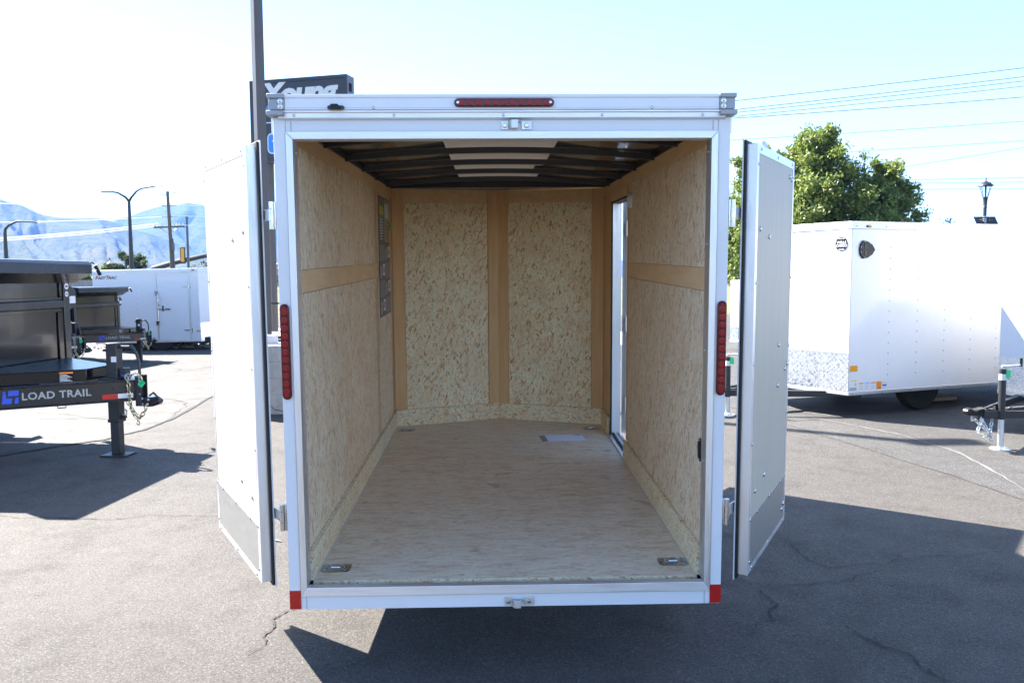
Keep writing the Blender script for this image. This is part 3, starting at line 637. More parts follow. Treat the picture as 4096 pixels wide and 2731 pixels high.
# the two rear doors, folded back past the sides
def rear_door(s):
    O = Vector((s * .995, .043, .084)); u = Vector((s * .492, .870, 0)); u.normalize(); n = Vector((s * u.y, -abs(u.x), 0)); W, HD = .93, 1.90
    D = frame(O, u, n * .76, (0, 0, 1))
    def b(name, mat, *bx, parent=None, bevel=0):
        m = MB(D)
        for q in bx: m.box(*q)
        return m.build(name, mat, parent, bevel)
    d = b('rear_door', 'white_paint', (.008, W, -.003, .004, 0, HD), parent=root)
    b('weather_seal', 'rubber', (.012, .0305, .0045, .019, .004, HD - .004), (W - .0205, W - .006, .0045, .019, .004, HD - .004), (.0306, W - .0206, .0045, .019, .004, .02), (.0306, W - .0206, .0045, .019, HD - .02, HD - .004), parent=d, bevel=.004)
    b('core', 'aluminium', (.031, W - .021, .005, .066, .0205, HD - .0205), parent=d)
    fr = b('door_frame', 'aluminium', (.030, .072, .0662, .072, .018, HD - .018), (W - .052, W - .020, .0662, .072, .018, HD - .018), (.0725, W - .0525, .0662, .072, .018, .045), (.0725, W - .0525, .0662, .072, HD - .055, HD - .018), parent=d)
    b('door_panel', 'luan', (.0728, W - .0528, .0661, .0695, .262, HD - .0555), parent=d)
    b('kick_plate', 'aluminium_dull', (.0728, W - .0528, .0661, .0710, .0455, .2615), parent=d); b('kick_edge', 'aluminium', (.0728, W - .0528, .0661, .0712, .2618, .2650), parent=d)
    def sc(x, z, r=.007, y=.072, mat='chrome'): screw(d, tuple(D @ Vector((x, y, z))), n, r, mat)
    for z in (.07, .262, .60, .95, 1.30, 1.80): sc(.064, z); sc(W - .036, z)
    for x in (.11, .48, .85): sc(x, .032); sc(x, HD - .036)
    for x in (.2, .48, .76): sc(x, .262)
    for x, z in ((.15, .37), (.34, .40), (.13, 1.53), (.33, 1.50)): sc(x, z, .012, .0695)
    if s > 0:
        for x, z in ((.80, 1.80), (.855, 1.79), (.62, .98), (.62, .78), (.80, .84), (.86, .86), (.82, .10), (.86, .12)): sc(x, z, .012, .0695)
        b('hang_tag', 'sticker_white', (.46, .55, -.040, -.012, HD - .03, HD + .048), parent=d, bevel=.012)
    # outside: vertical lock bar
    m = MB(D); m.cyl((W - .08, -.03, -.02), (W - .08, -.03, HD + .015), .013, 10) if s > 0 else m.cyl((W - .3, -.03, .05), (W - .3, -.03, HD - .05), .010, 10); m.build('lock_bar', 'chrome', d)
    for z in (.63 - .31 + .03, 1.62): # hinges: leaf on the post, barrel and strap to the door
        zz = z; P = Vector((s * .950, .006, 0)); m = MB()
        m.box(s * .9305, s * .936, -.004, .045, zz, zz + .112); m.box(s * .936, s * .950, .002, .008, zz, zz + .112)
        hg = m.build('hinge', 'chrome', root, bevel=.001)
        m = MB(); m.cyl((P.x, P.y, zz + .036), (P.x, P.y, zz + .082), .0125, 14); m.cyl((P.x, P.y, zz), (P.x, P.y, zz + .034), .0115, 14); m.cyl((P.x, P.y, zz + .084), (P.x, P.y, zz + .112), .0115, 14); m.build('barrel', 'chrome', hg)
        E_ = D @ Vector((.03, -.006, 0)); m = MB(); m.prism([(P.x, P.y - .006), (P.x, P.y + .006), (E_.x, E_.y + .008), (E_.x, E_.y - .001)], zz + .036, zz + .082); m.build('strap', 'galvanised', hg)
    return d
rear_door(-1); rear_door(1)
# chassis below
part('chassis_rail', 'black_satin', [(-.62, -.55, .40, LC, -.07, .039)]); part('chassis_rail', 'black_satin', [(.55, .62, .40, LC, -.07, .039)])
part('under_floor', 'black_satin', [(-HW + .013, HW - .013, .055, LC, .04, ZF - .022)])
part('axle', 'black_satin', [(-1.0, 1.0, 1.70, 1.77, -.06, .01)])
for s in (-1, 1):
    wheel(root, (s * 1.05, 1.735, -.027), .335, .2, s, axis='x')
    m = MB(); P = [(1.735 + .43 * math.cos(a), -.0 + .40 * math.sin(a)) for a in np.linspace(rad(2), rad(178), 14)]; Q = [(1.735 + .41 * math.cos(a), .38 * math.sin(a)) for a in np.linspace(rad(178), rad(2), 14)]
    m.prism(P + Q, s * .932, s * 1.17, 'x'); m.build('fender', 'aluminium', root)
m = MB(); m.tube([(0, NY - .1, -.05), (0, NY + 1.25, -.03)], .04, 4)
for s in (-1, 1): m.tube([(s * .6, LC - .1, -.05), (0.03 * s, NY + 1.0, -.05)], .04, 4)
tg = m.build('tongue', 'black_satin', root)
m = MB(); m.box(-.05, .05, NY + 1.2, NY + 1.42, -.05, .02); m.build('coupler', 'black_gloss', root, bevel=.015)
m = MB(); m.cyl((0, NY + .85, -.30), (0, NY + .85, .42), .03, 12); m.box(-.09, .09, NY + .76, NY + .94, -.425, -.405); m.cyl((0, NY + .85, -.41), (0, NY + .85, -.3), .022, 12); m.build('jack', 'black_satin', root)
# roof vent up front
part('roof_vent', 'black_plastic', [(.25, .62, 2.45, 2.82, H + .045, H + .12)], bevel=.02)
# envelope lying on the floor
pm = RM @ Matrix.Translation((.50, 2.83, ZF + .0012)) @ Matrix.Rotation(rad(4), 4, 'Z')
m = MB(); m.box(-.145, .145, -.105, .105, 0, .0015); ev = m.build('envelope', 'paper', None); ev.matrix_world = pm
tag(ev, 'white paper envelope in a clear sleeve lying on the trailer floor', 'envelope')
m = MB(); m.box(-.19, -.147, -.108, .103, 0, .0008); m.build('sleeve_flap', 'poster_grey', ev); m = MB(); m.box(.09, .135, .078, .094, .0016, .0020); m.build('stamp', 'ink_purple', ev)

# ================================================================== dump trailers
def dump_trailer(label, loc, rz, scale=1.0, near=True):
    """black dump trailer; origin at the jack foot, tongue along +x"""
    t = thing('dump_trailer', label, 'trailer', loc, rz, 'black dump trailers parked in a row', scale)
    WX = -1.1; HB = 1.0
    def P(name, mat, *bx, parent=t, bevel=.006):
        m = MB()
        for q in bx: m.box(*q)
        return m.build(name, mat, parent, bevel)
    # A-frame rails (I-beams) with lettering
    for s in (-1, 1):
        A = Vector((-1.09, s * .98, 0)); B = Vector((.235, s * .035, 0)); u = (B - A); L = u.length; u.normalize(); n = Vector((u.y, -u.x, 0)) * (1 if s < 0 else -1)
        F = frame(A, u, n, (0, 0, 1)); m = MB(F); m.prism([(-.05, .555), (.028, .555), (.028, .566), (-.006, .570), (-.006, .747), (.028, .751), (.028, .762), (-.05, .762)], 0, L, 'x')
        r = m.build('frame_rail', 'black_steel', t, bevel=.003)
        x0 = L - .97
        FT = frame(tuple(A + u * (x0 if s < 0 else x0 + .62) + n * -.0055), u if s < 0 else -u, (0, 0, 1), n)
        text('lettering', 'LOAD TRAIL', .094, 'logo_grey', r, FT @ Matrix.Translation((.0, .632, 0)), offset=.0022, sx=1.02, space=1.08)
        lx = -.155
        for k, poly in enumerate(([(0, 0), (.075, 0), (.085, .05), (.035, .05), (.035, .068), (.03, .115), (.012, .115)], [(.05, .072), (.135, .072), (.14, .12), (.055, .12)], [(.098, 0), (.13, 0), (.133, .055), (.115, .055), (.105, .04)])):
            m = MB(FT @ Matrix.Translation((lx, .605, 0))); m.prism(poly, 0, .0015); m.build('logo_piece', 'logo_blue', r)
        m = MB(F); m.box(L - .30, L - .165, -.0055, -.004, .585, .63); m.build('tape', 'red_reflector', r); m = MB(F); m.box(L - .164, L - .03, -.0055, -.004, .585, .63); m.build('tape', 'white_reflector', r)
    if True:
        m = MB(); m.tube([(-.36, -.37, .553), (-.36, -.37, .525), (-.30, -.335, .525), (-.30, -.335, .553)], .006, 6); m.build('hook_loop', 'black_satin', t)
    # V shaped tool box between the rails
    m = MB(); m.prism([(-1.07, -.87), (-.42, -.40), (-.16, -.21), (-.16, .21), (-.42, .40), (-1.07, .87)], .764, .872); tb = m.build('tool_box', 'black_gloss', t, bevel=.004)
    m = MB(); m.prism([(-1.08, -.885), (-.42, -.415), (-.15, -.22), (-.15, .22), (-.42, .415), (-1.08, .885)], .873, .882); m.build('lid', 'black_steel', tb, bevel=.003)
    F = frame((-.42, -.402, .80), Vector((.807, .590, 0)), (0, 0, 1), Vector((.590, -.807, 0))); m = MB(F); m.box(.09, .21, -.03, .064, .004, .0052); lb = m.build('warning_label', 'print_black', tb)
    m = MB(F); m.box(.092, .208, .046, .062, .0053, .0058); m.build('label_head', 'orange', lb)
    for q in range(6): m = MB(F); m.box(.096, .2 - .02 * (q % 3), -.026 + q * .0115, -.021 + q * .0115, .0053, .0058); m.build('label_line', 'sticker_white', lb)
    # drop-leg jack
    jk = P('jack', 'black_satin', (-.055, .055, -.055, .055, .34, 1.116), bevel=.006)
    P('drop_leg', 'black_satin', (-.045, .045, -.045, .045, .018, .339), parent=jk); P('jack_foot', 'black_satin', (-.13, .13, -.11, .11, 0, .017), parent=jk, bevel=.004)
    P('jack_collar', 'black_satin', (-.062, .062, -.062, .062, .335, .365), parent=jk); P('jack_pin', 'black_satin', (-.11, -.0552, -.015, .015, 1.03, 1.055), parent=jk); P('sticker', 'sticker_white', (.0, .054, -.0565, -.0552, .93, .985), parent=jk, bevel=0)
    m = MB(); m.cyl((.055, 0, 1.075), (.17, 0, 1.075), .016, 10); m.tube([(.17, 0, 1.085), (.20, -.005, 1.06), (.24, -.01, 1.0), (.262, -.015, .93), (.265, -.015, .80)], [.02, .018, .014, .014, .014], 8); m.build('crank_handle', 'pole_dark', jk)
    m = MB(); m.tube([(.06, 0, .41), (.10, 0, .40), (.105, 0, .44), (.09, 0, .46)], .010, 6); m.build('pin', 'galvanised', jk); P('bracket', 'black_satin', (.063, .10, -.02, .02, .37, .40), parent=jk)
    P('jack_mount', 'black_satin', (-.10, .09, -.13, .13, .757, .775), (.07, .14, -.04, .04, .775, .87))
    # adjustable coupler
    P('coupler_channel', 'black_satin', (.236, .262, -.06, .06, .50, .80), (.262, .30, -.058, -.048, .50, .80), (.262, .30, .048, .058, .50, .80), bevel=.002)
    m = MB(); m.prism([(.28, .50), (.34, .49), (.40, .495), (.455, .515), (.475, .545), (.46, .565), (.42, .59), (.36, .585), (.28, .60)], -.045, .045, 'y'); cp = m.build('coupler', 'black_gloss', t, bevel=.012)
    m = MB(); m.tube([(.36, -.02, .60), (.40, -.02, .63), (.455, -.02, .575)], [.010, .012, .009], 8); m.build('latch_lever', 'black_satin', cp)
    for x, z in ((.30, .575), (.30, .52), (.355, .52), (.365, .565)): m = MB(); m.cyl((x, -.046, z), (x, -.056, z), .011, 8); m.build('bolt', 'galvanised', cp)
    for z in (.78, .70, .62): m = MB(); m.cyl((.282, -.0585, z), (.282, -.0600, z), .010, 8); m.build('hole', 'logo_grey' if z == .78 else 'print_grey', cp)
    sp = near
    chain(t, [(.17, -.10, .80), (.20, -.11, .75), (.205, -.115, .60), (.22, -.10, .45), (.26, -.07, .38), (.262, -.065, .355)], 'gold_zinc', .050, .0055, sp)
    chain(t, [(.16, -.07, .55), (.19, -.07, .50), (.23, -.06, .43), (.26, -.03, .38), (.31, -.02, .45), (.33, -.04, .50)], 'gold_zinc', .050, .0055, sp)
    chain(t, [(.17, -.10, .80), (.22, -.07, .815), (.28, -.05, .80), (.30, -.06, .78)], 'gold_zinc', .05, .0055, sp)
    m = MB(); m.tube([(.10, -.05, .80), (.16, -.06, .80), (.21, -.06, .80)], .010, 6); m.build('cable_plug', 'logo_blue', t)
    m = MB(frame((.285, -.075, .735), (.75, 0, -.66), (.66, 0, .75), (0, -1, 0))); m.box(0, .055, -.02, .045, 0, .002); g = m.build('stock_tag', 'tag_green', t)
    for q in range(3): m = MB(frame((.285, -.075, .735), (.75, 0, -.66), (.66, 0, .75), (0, -1, 0))); m.box(.008, .042 - q * .006, .03 - q * .014, .033 - q * .014, .0021, .0026); m.build('ink_line', 'print_black', g)
    # front bulkhead
    P('bulkhead_sheet', 'black_gloss', (WX - .05, WX - .03, -HB + .02, HB - .02, .82, 1.80), bevel=0)
    for s in (-1, 1):
        po = P('corner_post', 'black_steel', (WX - .06, WX, s * (HB - .10), s * HB, .80, 1.80))
        if s > 0:
            for z, r, mt in ((1.665, .036, 'sticker_white'), (1.58, .030, 'sticker_white')):
                m = MB(); m.lathe([(r, 0), (r, .0015)], (WX + .0005, HB - .05, z), 20, (1, 0, 0)); d = m.build('round_sticker', mt, po); m = MB(); m.box(WX + .0022, WX + .0027, HB - .05 - r * .6, HB - .05 + r * .6, z - r * .3, z + r * .25); m.build('print', 'logo_red' if z > 1.6 else 'print_grey', d); 
    P('bulkhead_beam', 'black_steel', (WX - .05, WX + .0, -HB + .1005, HB - .1005, 1.425, 1.515), bevel=.012); P('bulkhead_beam', 'black_steel', (WX - .05, WX - .006, -HB + .1005, HB - .1005, 1.715, 1.80)); P('bulkhead_beam', 'black_steel', (WX - .05, WX - .006, -HB + .1005, HB - .1005, .80, .85))
    for z0, z1 in ((1.385, 1.424), (1.516, 1.548)): P('panel_lip', 'black_gloss', (WX - .0295, WX - .015, -HB + .1005, HB - .1005, z0, z1), bevel=.004)
    for s in (-1, 1):
        P('panel_lip', 'black_gloss', (WX - .0295, WX - .013, s * (HB - .1005), s * (HB - .19), .851, 1.3845), bevel=.004); P('panel_lip', 'black_gloss', (WX - .0295, WX - .013, s * (HB - .1005), s * (HB - .15), 1.5485, 1.7145), bevel=.004)
    # tarp shroud along the top with its crank
    m = MB(); m.prism([(WX - .06, 1.95), (WX + .18, 1.935), (WX + .215, 1.905), (WX + .215, 1.80), (WX + .19, 1.80), (WX + .01, 1.70), (WX - .06, 1.70)], -HB - .10, HB + .10, 'y'); sh = m.build('tarp_shroud', 'black_steel', t, bevel=.004)
    m = MB(); m.tube([(WX + .1, HB + .10, 1.86), (WX + .1, HB + .18, 1.90), (WX + .11, HB + .28, 1.93), (WX + .12, HB + .31, 1.90)], .008, 6); m.build('crank_arm', 'black_satin', sh); m = MB(); m.cyl((WX + .12, HB + .31, 1.90), (WX + .14, HB + .37, 1.79), .020, 10); m.build('grip', 'black_plastic', sh)
    # tarp motor on the far corner
    m = MB(); m.prism([(HB + .002, 1.40), (HB + .09, 1.43), (HB + .13, 1.47), (HB + .13, 1.60), (HB + .07, 1.655), (HB + .002, 1.68)], WX - .12, WX - .01, 'x'); mo = m.build('tarp_motor', 'black_steel', t, bevel=.006); P('sticker', 'sticker_white', (WX - .0095, WX - .008, HB + .012, HB + .115, 1.475, 1.555), parent=mo, bevel=0)
    # hopper sides, ribs, floor, fenders and wheels
    LB = -4.6
    for s in (-1, 1):
        P('hopper_side', 'black_gloss', (LB, WX - .0505, s * (HB - .035), s * (HB - .055), .82, 1.80), bevel=0); P('top_rail', 'black_steel', (LB, WX - .061, s * HB, s * (HB - .09), 1.80, 1.86)); P('side_frame', 'black_steel', (LB, -1.3, s * (HB - .30), s * (HB - .22), .555, .80))
        for i in range(6): P('rib', 'black_steel', (-1.45 - i * .58, -1.40 - i * .58, s * (HB - .0345), s * HB, .82, 1.80))
        m = MB(); m.prism([(-3.95, .60), (-3.85, .84), (-2.15, .84), (-2.05, .60), (-2.07, .60), (-2.17, .82), (-3.83, .82), (-3.93, .60)], s * (HB - .02), s * (HB + .24), 'y'); m.build('fender', 'black_steel', t)
        for x in (-3.42, -2.58): wheel(t, (x, s * (HB + .10), .37), .37, .21, s)
    P('hopper_floor', 'black_satin', (LB, WX - .06, -HB + .06, HB - .06, .80, .82), bevel=0); P('tailgate', 'black_gloss', (LB - .05, LB - .001, -HB, HB, .80, 1.80))
    P('axle', 'black_satin', (-3.46, -3.38, -HB, HB, .33, .41), (-2.62, -2.54, -HB, HB, .33, .41)); 
    return t
dump_trailer('black dump trailer nearest the camera with its coupler and jack in full view', (-3.768, 4.729, 0), rad(-7))
dump_trailer('black dump trailer mostly hidden behind the nearest one, only coupler and chains showing', (-7.62, 11.5, 0), rad(-7), .90, False)
dump_trailer('smaller black dump trailer farthest back in the row, beside the white side-door trailer', (-7.52, 14.25, 0), rad(-7), .82, False)

# ================================================================== closed cargo trailers
def box_trailer(label, loc, rz, L, W, z0, z1, nose, group='white cargo trailers parked around the lot', wheels=(), door=None, brand=None, guard=.45, vent=False, stickers=False, screws=None, jack_c='black_satin', tongue=1.15, pitch=0., split=False, plate=True, inset=.115):
    """heading +x; front corners at x=0, nose point at x=nose"""
    t = thing('cargo_trailer', label, 'trailer', loc, rz, group); t.rotation_euler = (0, pitch, rz); h = W / 2
    plan = [(-L, -h), (0, -h), (nose, 0), (0, h), (-L, h)] if nose else [(-L, -h), (0, -h), (0, h), (-L, h)]
    m = MB(); m.prism(plan, z0 + .03, z1 - .07); m.build('body', 'white_paint', t, bevel=.008)
    k = 1 + .016 / h
    def ring(d, a, b, nm, mat):
        m = MB(); m.prism([(-L - d, -h - d), (d * .3, -h - d), (nose + d, 0), (d * .3, h + d), (-L - d, h + d)] if nose else [(-L - d, -h - d), (d, -h - d), (d, h + d), (-L - d, h + d)], a, b); return m.build(nm, mat, t, bevel=.004)
    ring(.010, z1 - .07, z1 + .005, 'roof_rail', 'white_trim'); ring(.008, z0, z0 + .045, 'bottom_rail', 'aluminium'); ring(-.02, z1 + .0055, z1 + .02, 'roof', 'white_paint')
    sides = []
    for s in (-1, 1):
        A = Vector((0, s * h, 0)); B = Vector((nose, 0, 0)); u = (B - A); LL = u.length; u.normalize(); n = Vector((-u.y, u.x, 0)) * (1 if s < 0 else -1); n = -n if n.x < 0 else n
        F = frame(A, u, n, (0, 0, 1)); sides.append((F, LL))
        if guard:
            m = MB(F); m.box(.003, LL - .004, .0015, .005, z0 + .045, z0 + guard); g = m.build('stone_guard', 'tread_plate', t)
            m = MB(F); m.box(.0, LL, .001, .009, z0 + guard, z0 + guard + .012); m.build('guard_edge', 'aluminium', g)
            if plate:
                m = MB(F); p = .030; nx = int(LL / p); nz = int((guard - .05) / p)
                for i in range(nx):
                    for j in range(nz):
                        cx, cz_ = (i + .5) * LL / nx, z0 + .05 + (j + .5) * (guard - .06) / nz; a = rad(45 if (i + j) % 2 else -45); c, q = math.cos(a) * .012, math.sin(a) * .012; d_, e_ = -math.sin(a) * .0042, math.cos(a) * .0042
                        m.add([(cx - c, .0051, cz_ - q), (cx + d_, .0051, cz_ + e_), (cx + c, .0051, cz_ + q), (cx - d_, .0051, cz_ - e_), (cx, .0085, cz_)], [(0, 1, 4), (1, 2, 4), (2, 3, 4), (3, 0, 4)])
                m.build('tread_pattern', 'tread_plate', g, kind='stuff', smooth=0)
        m = MB(F); m.box(LL * .48, LL * .48 + .002, .0003, .0016, z0 + guard + .02, z1 - .075); m.build('panel_seam', 'logo_grey', t)
    for s in (-1, 1):
        for (x, r) in wheels: wheel(t, (x, s * (h - inset), r), r, .19, s)
    if wheels:
        for (x, r) in wheels: m = MB(); m.box(x - .03, x + .03, -h + .2, h - .2, r - .03, r + .03); m.build('axle', 'black_satin', t)
    # tongue, coupler, jack, chains
    zt = z0 + .04; X = nose + tongue; m = MB(); m.box(-L * .3, X - .18, -.035, .035, zt - .10, zt - .01)
    tg = m.build('tongue', 'black_satin', t, bevel=.004)
    for s in (-1, 1): m = MB(); m.prism([(-.3, s * (h - .1)), (-.3, s * (h - .18)), (X - .25, s * .036), (X - .2, s * .036)], zt - .09, zt - .015); m.build('tongue_rail', 'black_satin', t, bevel=.004)
    m = MB(); m.prism([(X - .22, zt - .08), (X - .05, zt - .06), (X, zt - .045), (X + .015, zt - .02), (X, zt + .005), (X - .04, zt + .02), (X - .09, zt), (X - .22, zt + .015)], -.04, .04, 'y'); cp = m.build('coupler', 'black_gloss', t, bevel=.016)
    jx = X - .36; m = MB(); m.cyl((jx, .10, zt - .10), (jx, .10, zt + .40), .033, 16); jk = m.build('jack', jack_c, t); m = MB(); m.cyl((jx, .10, .03), (jx, .10, zt - .10), .028, 16); m.build('inner_tube', 'galvanised', jk)
    m = MB(); m.lathe([(.10, 0), (.098, .012), (.03, .03)], (jx, .10, 0), 12); m.build('jack_foot', 'galvanised', jk); m = MB(); m.box(jx - .04, jx + .04, .036, .068, zt - .10, zt + .05); m.build('jack_bracket', 'black_satin', jk)
    m = MB(); m.tube([(jx + .02, .10, zt + .425), (jx - .06, .11, zt + .425), (jx - .22, .12, zt + .43)], [.014, .009, .009], 8); m.build('crank_arm', 'galvanised', jk); m = MB(); m.cyl((jx - .22, .12, zt + .415), (jx - .22, .12, zt + .50), .014, 10); m.build('crank_grip', 'black_plastic', jk)
    m = MB(); m.box(jx - .06, jx + .0, .136, .138, zt + .31, zt + .39); m.build('stock_tag', 'tag_green', jk); m = MB(); m.lathe([(.0337, 0), (.0337, .06)], (jx, .10, zt + .29), 16); m.build('sticker', 'sticker_white', jk)
    for s in (-1, 1):
        chain(t, [(X - .30, s * .05, zt - .10), (X - .25, s * .07, zt - .24), (X - .24, .08 + s * .02, zt - .30), (X - .20, .10, zt - .22), (X - .15, s * .05, zt - .09)], 'zinc', .045, .005, split)
    m = MB(); m.tube([(jx - .1, -.02, zt), (jx - .05, .05, zt + .06), (jx + .05, .06, zt + .04), (jx + .12, .03, zt + .0), (jx - .02, .09, zt - .03), (jx - .2, .05, zt)], .007, 6); m.build('brake_cable', 'black_plastic', t)
    # side facing +y : fittings
    fit = {'F': frame((0, h, 0), (-1, 0, 0), (0, 0, 1), (0, 1, 0)), 'N': frame((0, -h, 0), (1, 0, 0), (0, 0, 1), (0, -1, 0))}
    return t, fit, sides
def marker(parent, M, x, z, mat='amber'):
    m = MB(M @ Matrix.Translation((x, z, 0))); m.prism(capsule(-.035, .035, .013), .010, .020); o = m.build('marker_lamp', 'black_plastic', parent); m = MB(M @ Matrix.Translation((x, z, 0))); m.prism(capsule(-.022, .026, .009), .0201, .026); m.build('lens', mat, o, bevel=.002)
def screwgrid(parent, M, xs, zs, r=.010):
    m = MB(M)
    for x in xs:
        for z in zs: m.lathe([(r, .0), (r * .9, .003), (r * .4, .005)], (x, z, 0), 6)
    m.build('screw_row', 'grey_cap', parent, kind='stuff')

# the white trailer with round badge at the right
wr = math.atan2(-.335, -.942)
W1, fit, nosef = box_trailer('glossy white cargo trailer with round black badge and black side vent', (4.2 - .318, 6.3 + .895, 0), wr, 4.2, 1.9, .29, 2.345, .22, wheels=((-1.4, .31),), guard=.50, inset=.30, tongue=1.25)
M = fit['F']
m = MB(M @ Matrix.Translation((.20, 2.03, 0)))
sh = [(-.095, 0), (-.085, .06), (-.045, .108), (.03, .098), (.10, .062), (.145, 0), (.10, -.062), (.03, -.098), (-.045, -.108), (-.085, -.06)]
m.prism(sh, 0, .02); vt = m.build('side_vent', 'black_plastic', W1, bevel=.008)
for s in (-1, 1):
    m = MB(M @ Matrix.Translation((.20, 2.03, 0))); m.prism([(-.03, s * .01), (.012, s * .01), (.012, s * .06), (-.02, s * .075)], .0205, .024); m.build('louvre', 'black_satin', vt)
    for x, y in ((-.076, .03), (-.02, .092), (.06, .07)): m = MB(M @ Matrix.Translation((.20, 2.03, 0))); m.lathe([(.006, .021), (.003, .025)], (x, s * y, 0), 6); m.build('screw', 'chrome', vt)
marker(W1, M, .24, 2.305)
screwgrid(W1, M, [.60 + .45 * i for i in range(8)], [.52 + .128 * i for i in range(13)])
screwgrid(W1, M @ Matrix.Translation((0, 0, .0095)), [.06 + .45 * i for i in range(9)], [2.305, .305])
def stick(x, z, w, hgt, mat, parent=W1, lift=.0006):
    m = MB(M @ Matrix.Translation((x, z, 0))); m.box(0, w, 0, hgt, .0004, .0004 + lift); return m.build('sticker', mat, parent)
stick(.015, .575, .115, .072, 'amber', lift=.002); a = stick(.02, .345, .11, .135, 'sticker_white'); stick(.025, .46, .10, .014, 'sticker_yellow', a, .0012); stick(.095, .40, .025, .04, 'sticker_yellow', a, .0012); stick(.022, .348, .10, .035, 'logo_grey', a, .0012)
for x, mt, hd in ((.155, 'sticker_white', 'orange'), (.245, 'sticker_white', 'sticker_blue'), (.34, 'sticker_white', 'orange'), (.43, 'orange', 'orange')):
    a = stick(x, .345, .078, .095, mt); stick(x + .004, .42, .070, .016, hd, a, .0012)
    if mt != 'orange':
        for q in range(4): stick(x + .008, .36 + q * .014, .058, .004, 'logo_grey', a, .0012)
    else: stick(x + .04, .358, .028, .008, 'print_black', a, .0012)
m = MB(M @ Matrix.Translation((.555, .39, 0))); m.lathe([(.04, 0), (.04, .001)], n=20); rs = m.build('round_sticker', 'poster_tan', W1); m = MB(M @ Matrix.Translation((.555, .39, 0))); m.lathe([(.034, .0011), (.034, .0016)], n=20); m.build('print', 'sticker_white', rs); m = MB(M @ Matrix.Translation((.555, .39, 0))); m.box(-.028, .028, -.012, .010, .0017, .0022); m.build('print', 'logo_blue', rs)
# round badge on the nose
F, LL = nosef[1]; BM = F @ frame((.135, .0, 2.10), (-1, 0, 0), (0, 0, 1), (0, 1, 0))
m = MB(BM); m.lathe([(.092, .0005), (.092, .004)], n=32); bd = m.build('badge', 'sticker_white', W1); m = MB(BM); m.lathe([(.085, .0041), (.085, .0055)], n=32); m.build('disc', 'print_black', bd)
text('lettering', 'WELLS', .043, 'sticker_white', bd, BM @ Matrix.Translation((0, .004, .0058)), .0009, 0, .0006, 1.0, 'CENTER'); text('lettering', 'CARGO', .043, 'sticker_white', bd, BM @ Matrix.Translation((0, -.034, .0058)), .0009, 0, .0006, .96, 'CENTER')
text('lettering', 'SINCE 1954', .018, 'sticker_white', bd, BM @ Matrix.Translation((0, .058, .0058)), .0005, 0, .0006, .9, 'CENTER'); text('lettering', 'TRAILERS', .018, 'sticker_white', bd, BM @ Matrix.Translation((0, -.070, .0058)), .0005, 0, .0006, 1.0, 'CENTER')
o = tag(MB().box(-.25, .25, -.07, .07, 0, .05).build('timber_block', 'timber', None, bevel=.004), 'flat timber block on the asphalt beside the badge trailer tyre', 'block'); o.location = (6.1, 7.75, .004); o.rotation_euler = (0, 0, wr)
# trailer at the right edge with jack and chains in front
W2, fit2, nose2 = box_trailer('white cargo trailer at the right edge with silver jack foot and green tag', (6.08, 5.03, 0), wr, 4.0, 1.85, .36, 2.46, .16, wheels=((-1.9, .34), (-2.7, .34)), guard=.42, tongue=1.42, split=True, plate=True)
screwgrid(W2, fit2['F'], [.5 + .45 * i for i in range(6)], [.6 + .14 * i for i in range(12)])
# white trailer with a side door far left
W3, fit3, nose3 = box_trailer('pale blue-white cargo trailer with closed side door behind the dump trailers', (-7.21, 17.93, 0), 0, 2.55, 1.7, .215, 2.0, .55, wheels=((-1.0, .33), (-1.75, .33)), guard=.46, tongue=1.1, pitch=rad(-1.0), plate=False)
M = fit3['N']
m = MB(M); m.box(-1.0, -.25, .25, 1.87, .001, .006); dr = m.build('side_door', 'white_paint', W3)
for b_ in ((-1.03, -.22, 1.875, 1.895), (-1.03, -.22, .225, .245), (-1.03, -1.005, .246, 1.874), (-.245, -.22, .246, 1.874)): m = MB(M); m.box(*b_, .001, .012); m.build('door_trim', 'aluminium', dr)
for z in (.50, 1.57):
    m = MB(M); m.prism([(-.40, z - .004), (-.36, z - .014), (-.24, z - .014), (-.24, z + .014), (-.36, z + .014), (-.40, z + .004)], .007, .012); m.box(-.215, -.19, z - .05, z + .05, .001, .010); m.cyl((-.232, z - .04, .016), (-.232, z + .04, .016), .008, 8); m.build('hinge', 'chrome', dr)
m = MB(M); m.cyl((-1.0, .62, .02), (-1.0, 1.45, .02), .010, 10); lk = m.build('lock_bar', 'chrome', dr)
for z in (.64, 1.38): m = MB(M); m.box(-1.05, -.98, z, z + .10, .002, .03); m.build('keeper', 'chrome', lk)
m = MB(M); m.box(-.995, -.83, 1.02, 1.035, .014, .03); m.box(-.90, -.86, .98, 1.12, .007, .014); m.build('latch', 'chrome', dr); m = MB(M); m.box(-.82, -.70, 1.016, 1.04, .02, .04); m.build('handle_grip', 'black_plastic', dr)
m = MB(M); m.tube([(-.97, 1.13, .01), (-.96, 1.15, .04), (-.96, 1.30, .04), (-.97, 1.32, .01)], .012, 8); m.build('grab_handle', 'galvanised', dr)
marker(W3, M, -.11, 1.965, 'red_led'); m = MB(M); m.box(-.10, -.02, .46, .50, .001, .004); m.build('reflector', 'amber', W3)
for w_, x, mt, sz in (('F', -2.48, 'logo_red', .115), ('AST', -2.415, 'logo_dark', .088), ('T', -2.235, 'logo_red', .115), ('RAC', -2.165, 'logo_dark', .088)):
    text('lettering', w_, sz, mt, W3, M @ Matrix.Translation((x, 1.795, .002)), .003, .25, .001, 1.0, 'LEFT', 1.12)
screwgrid(W3, M, [-2.3, -1.9, -1.5], [.4 + .13 * i for i in range(10)])
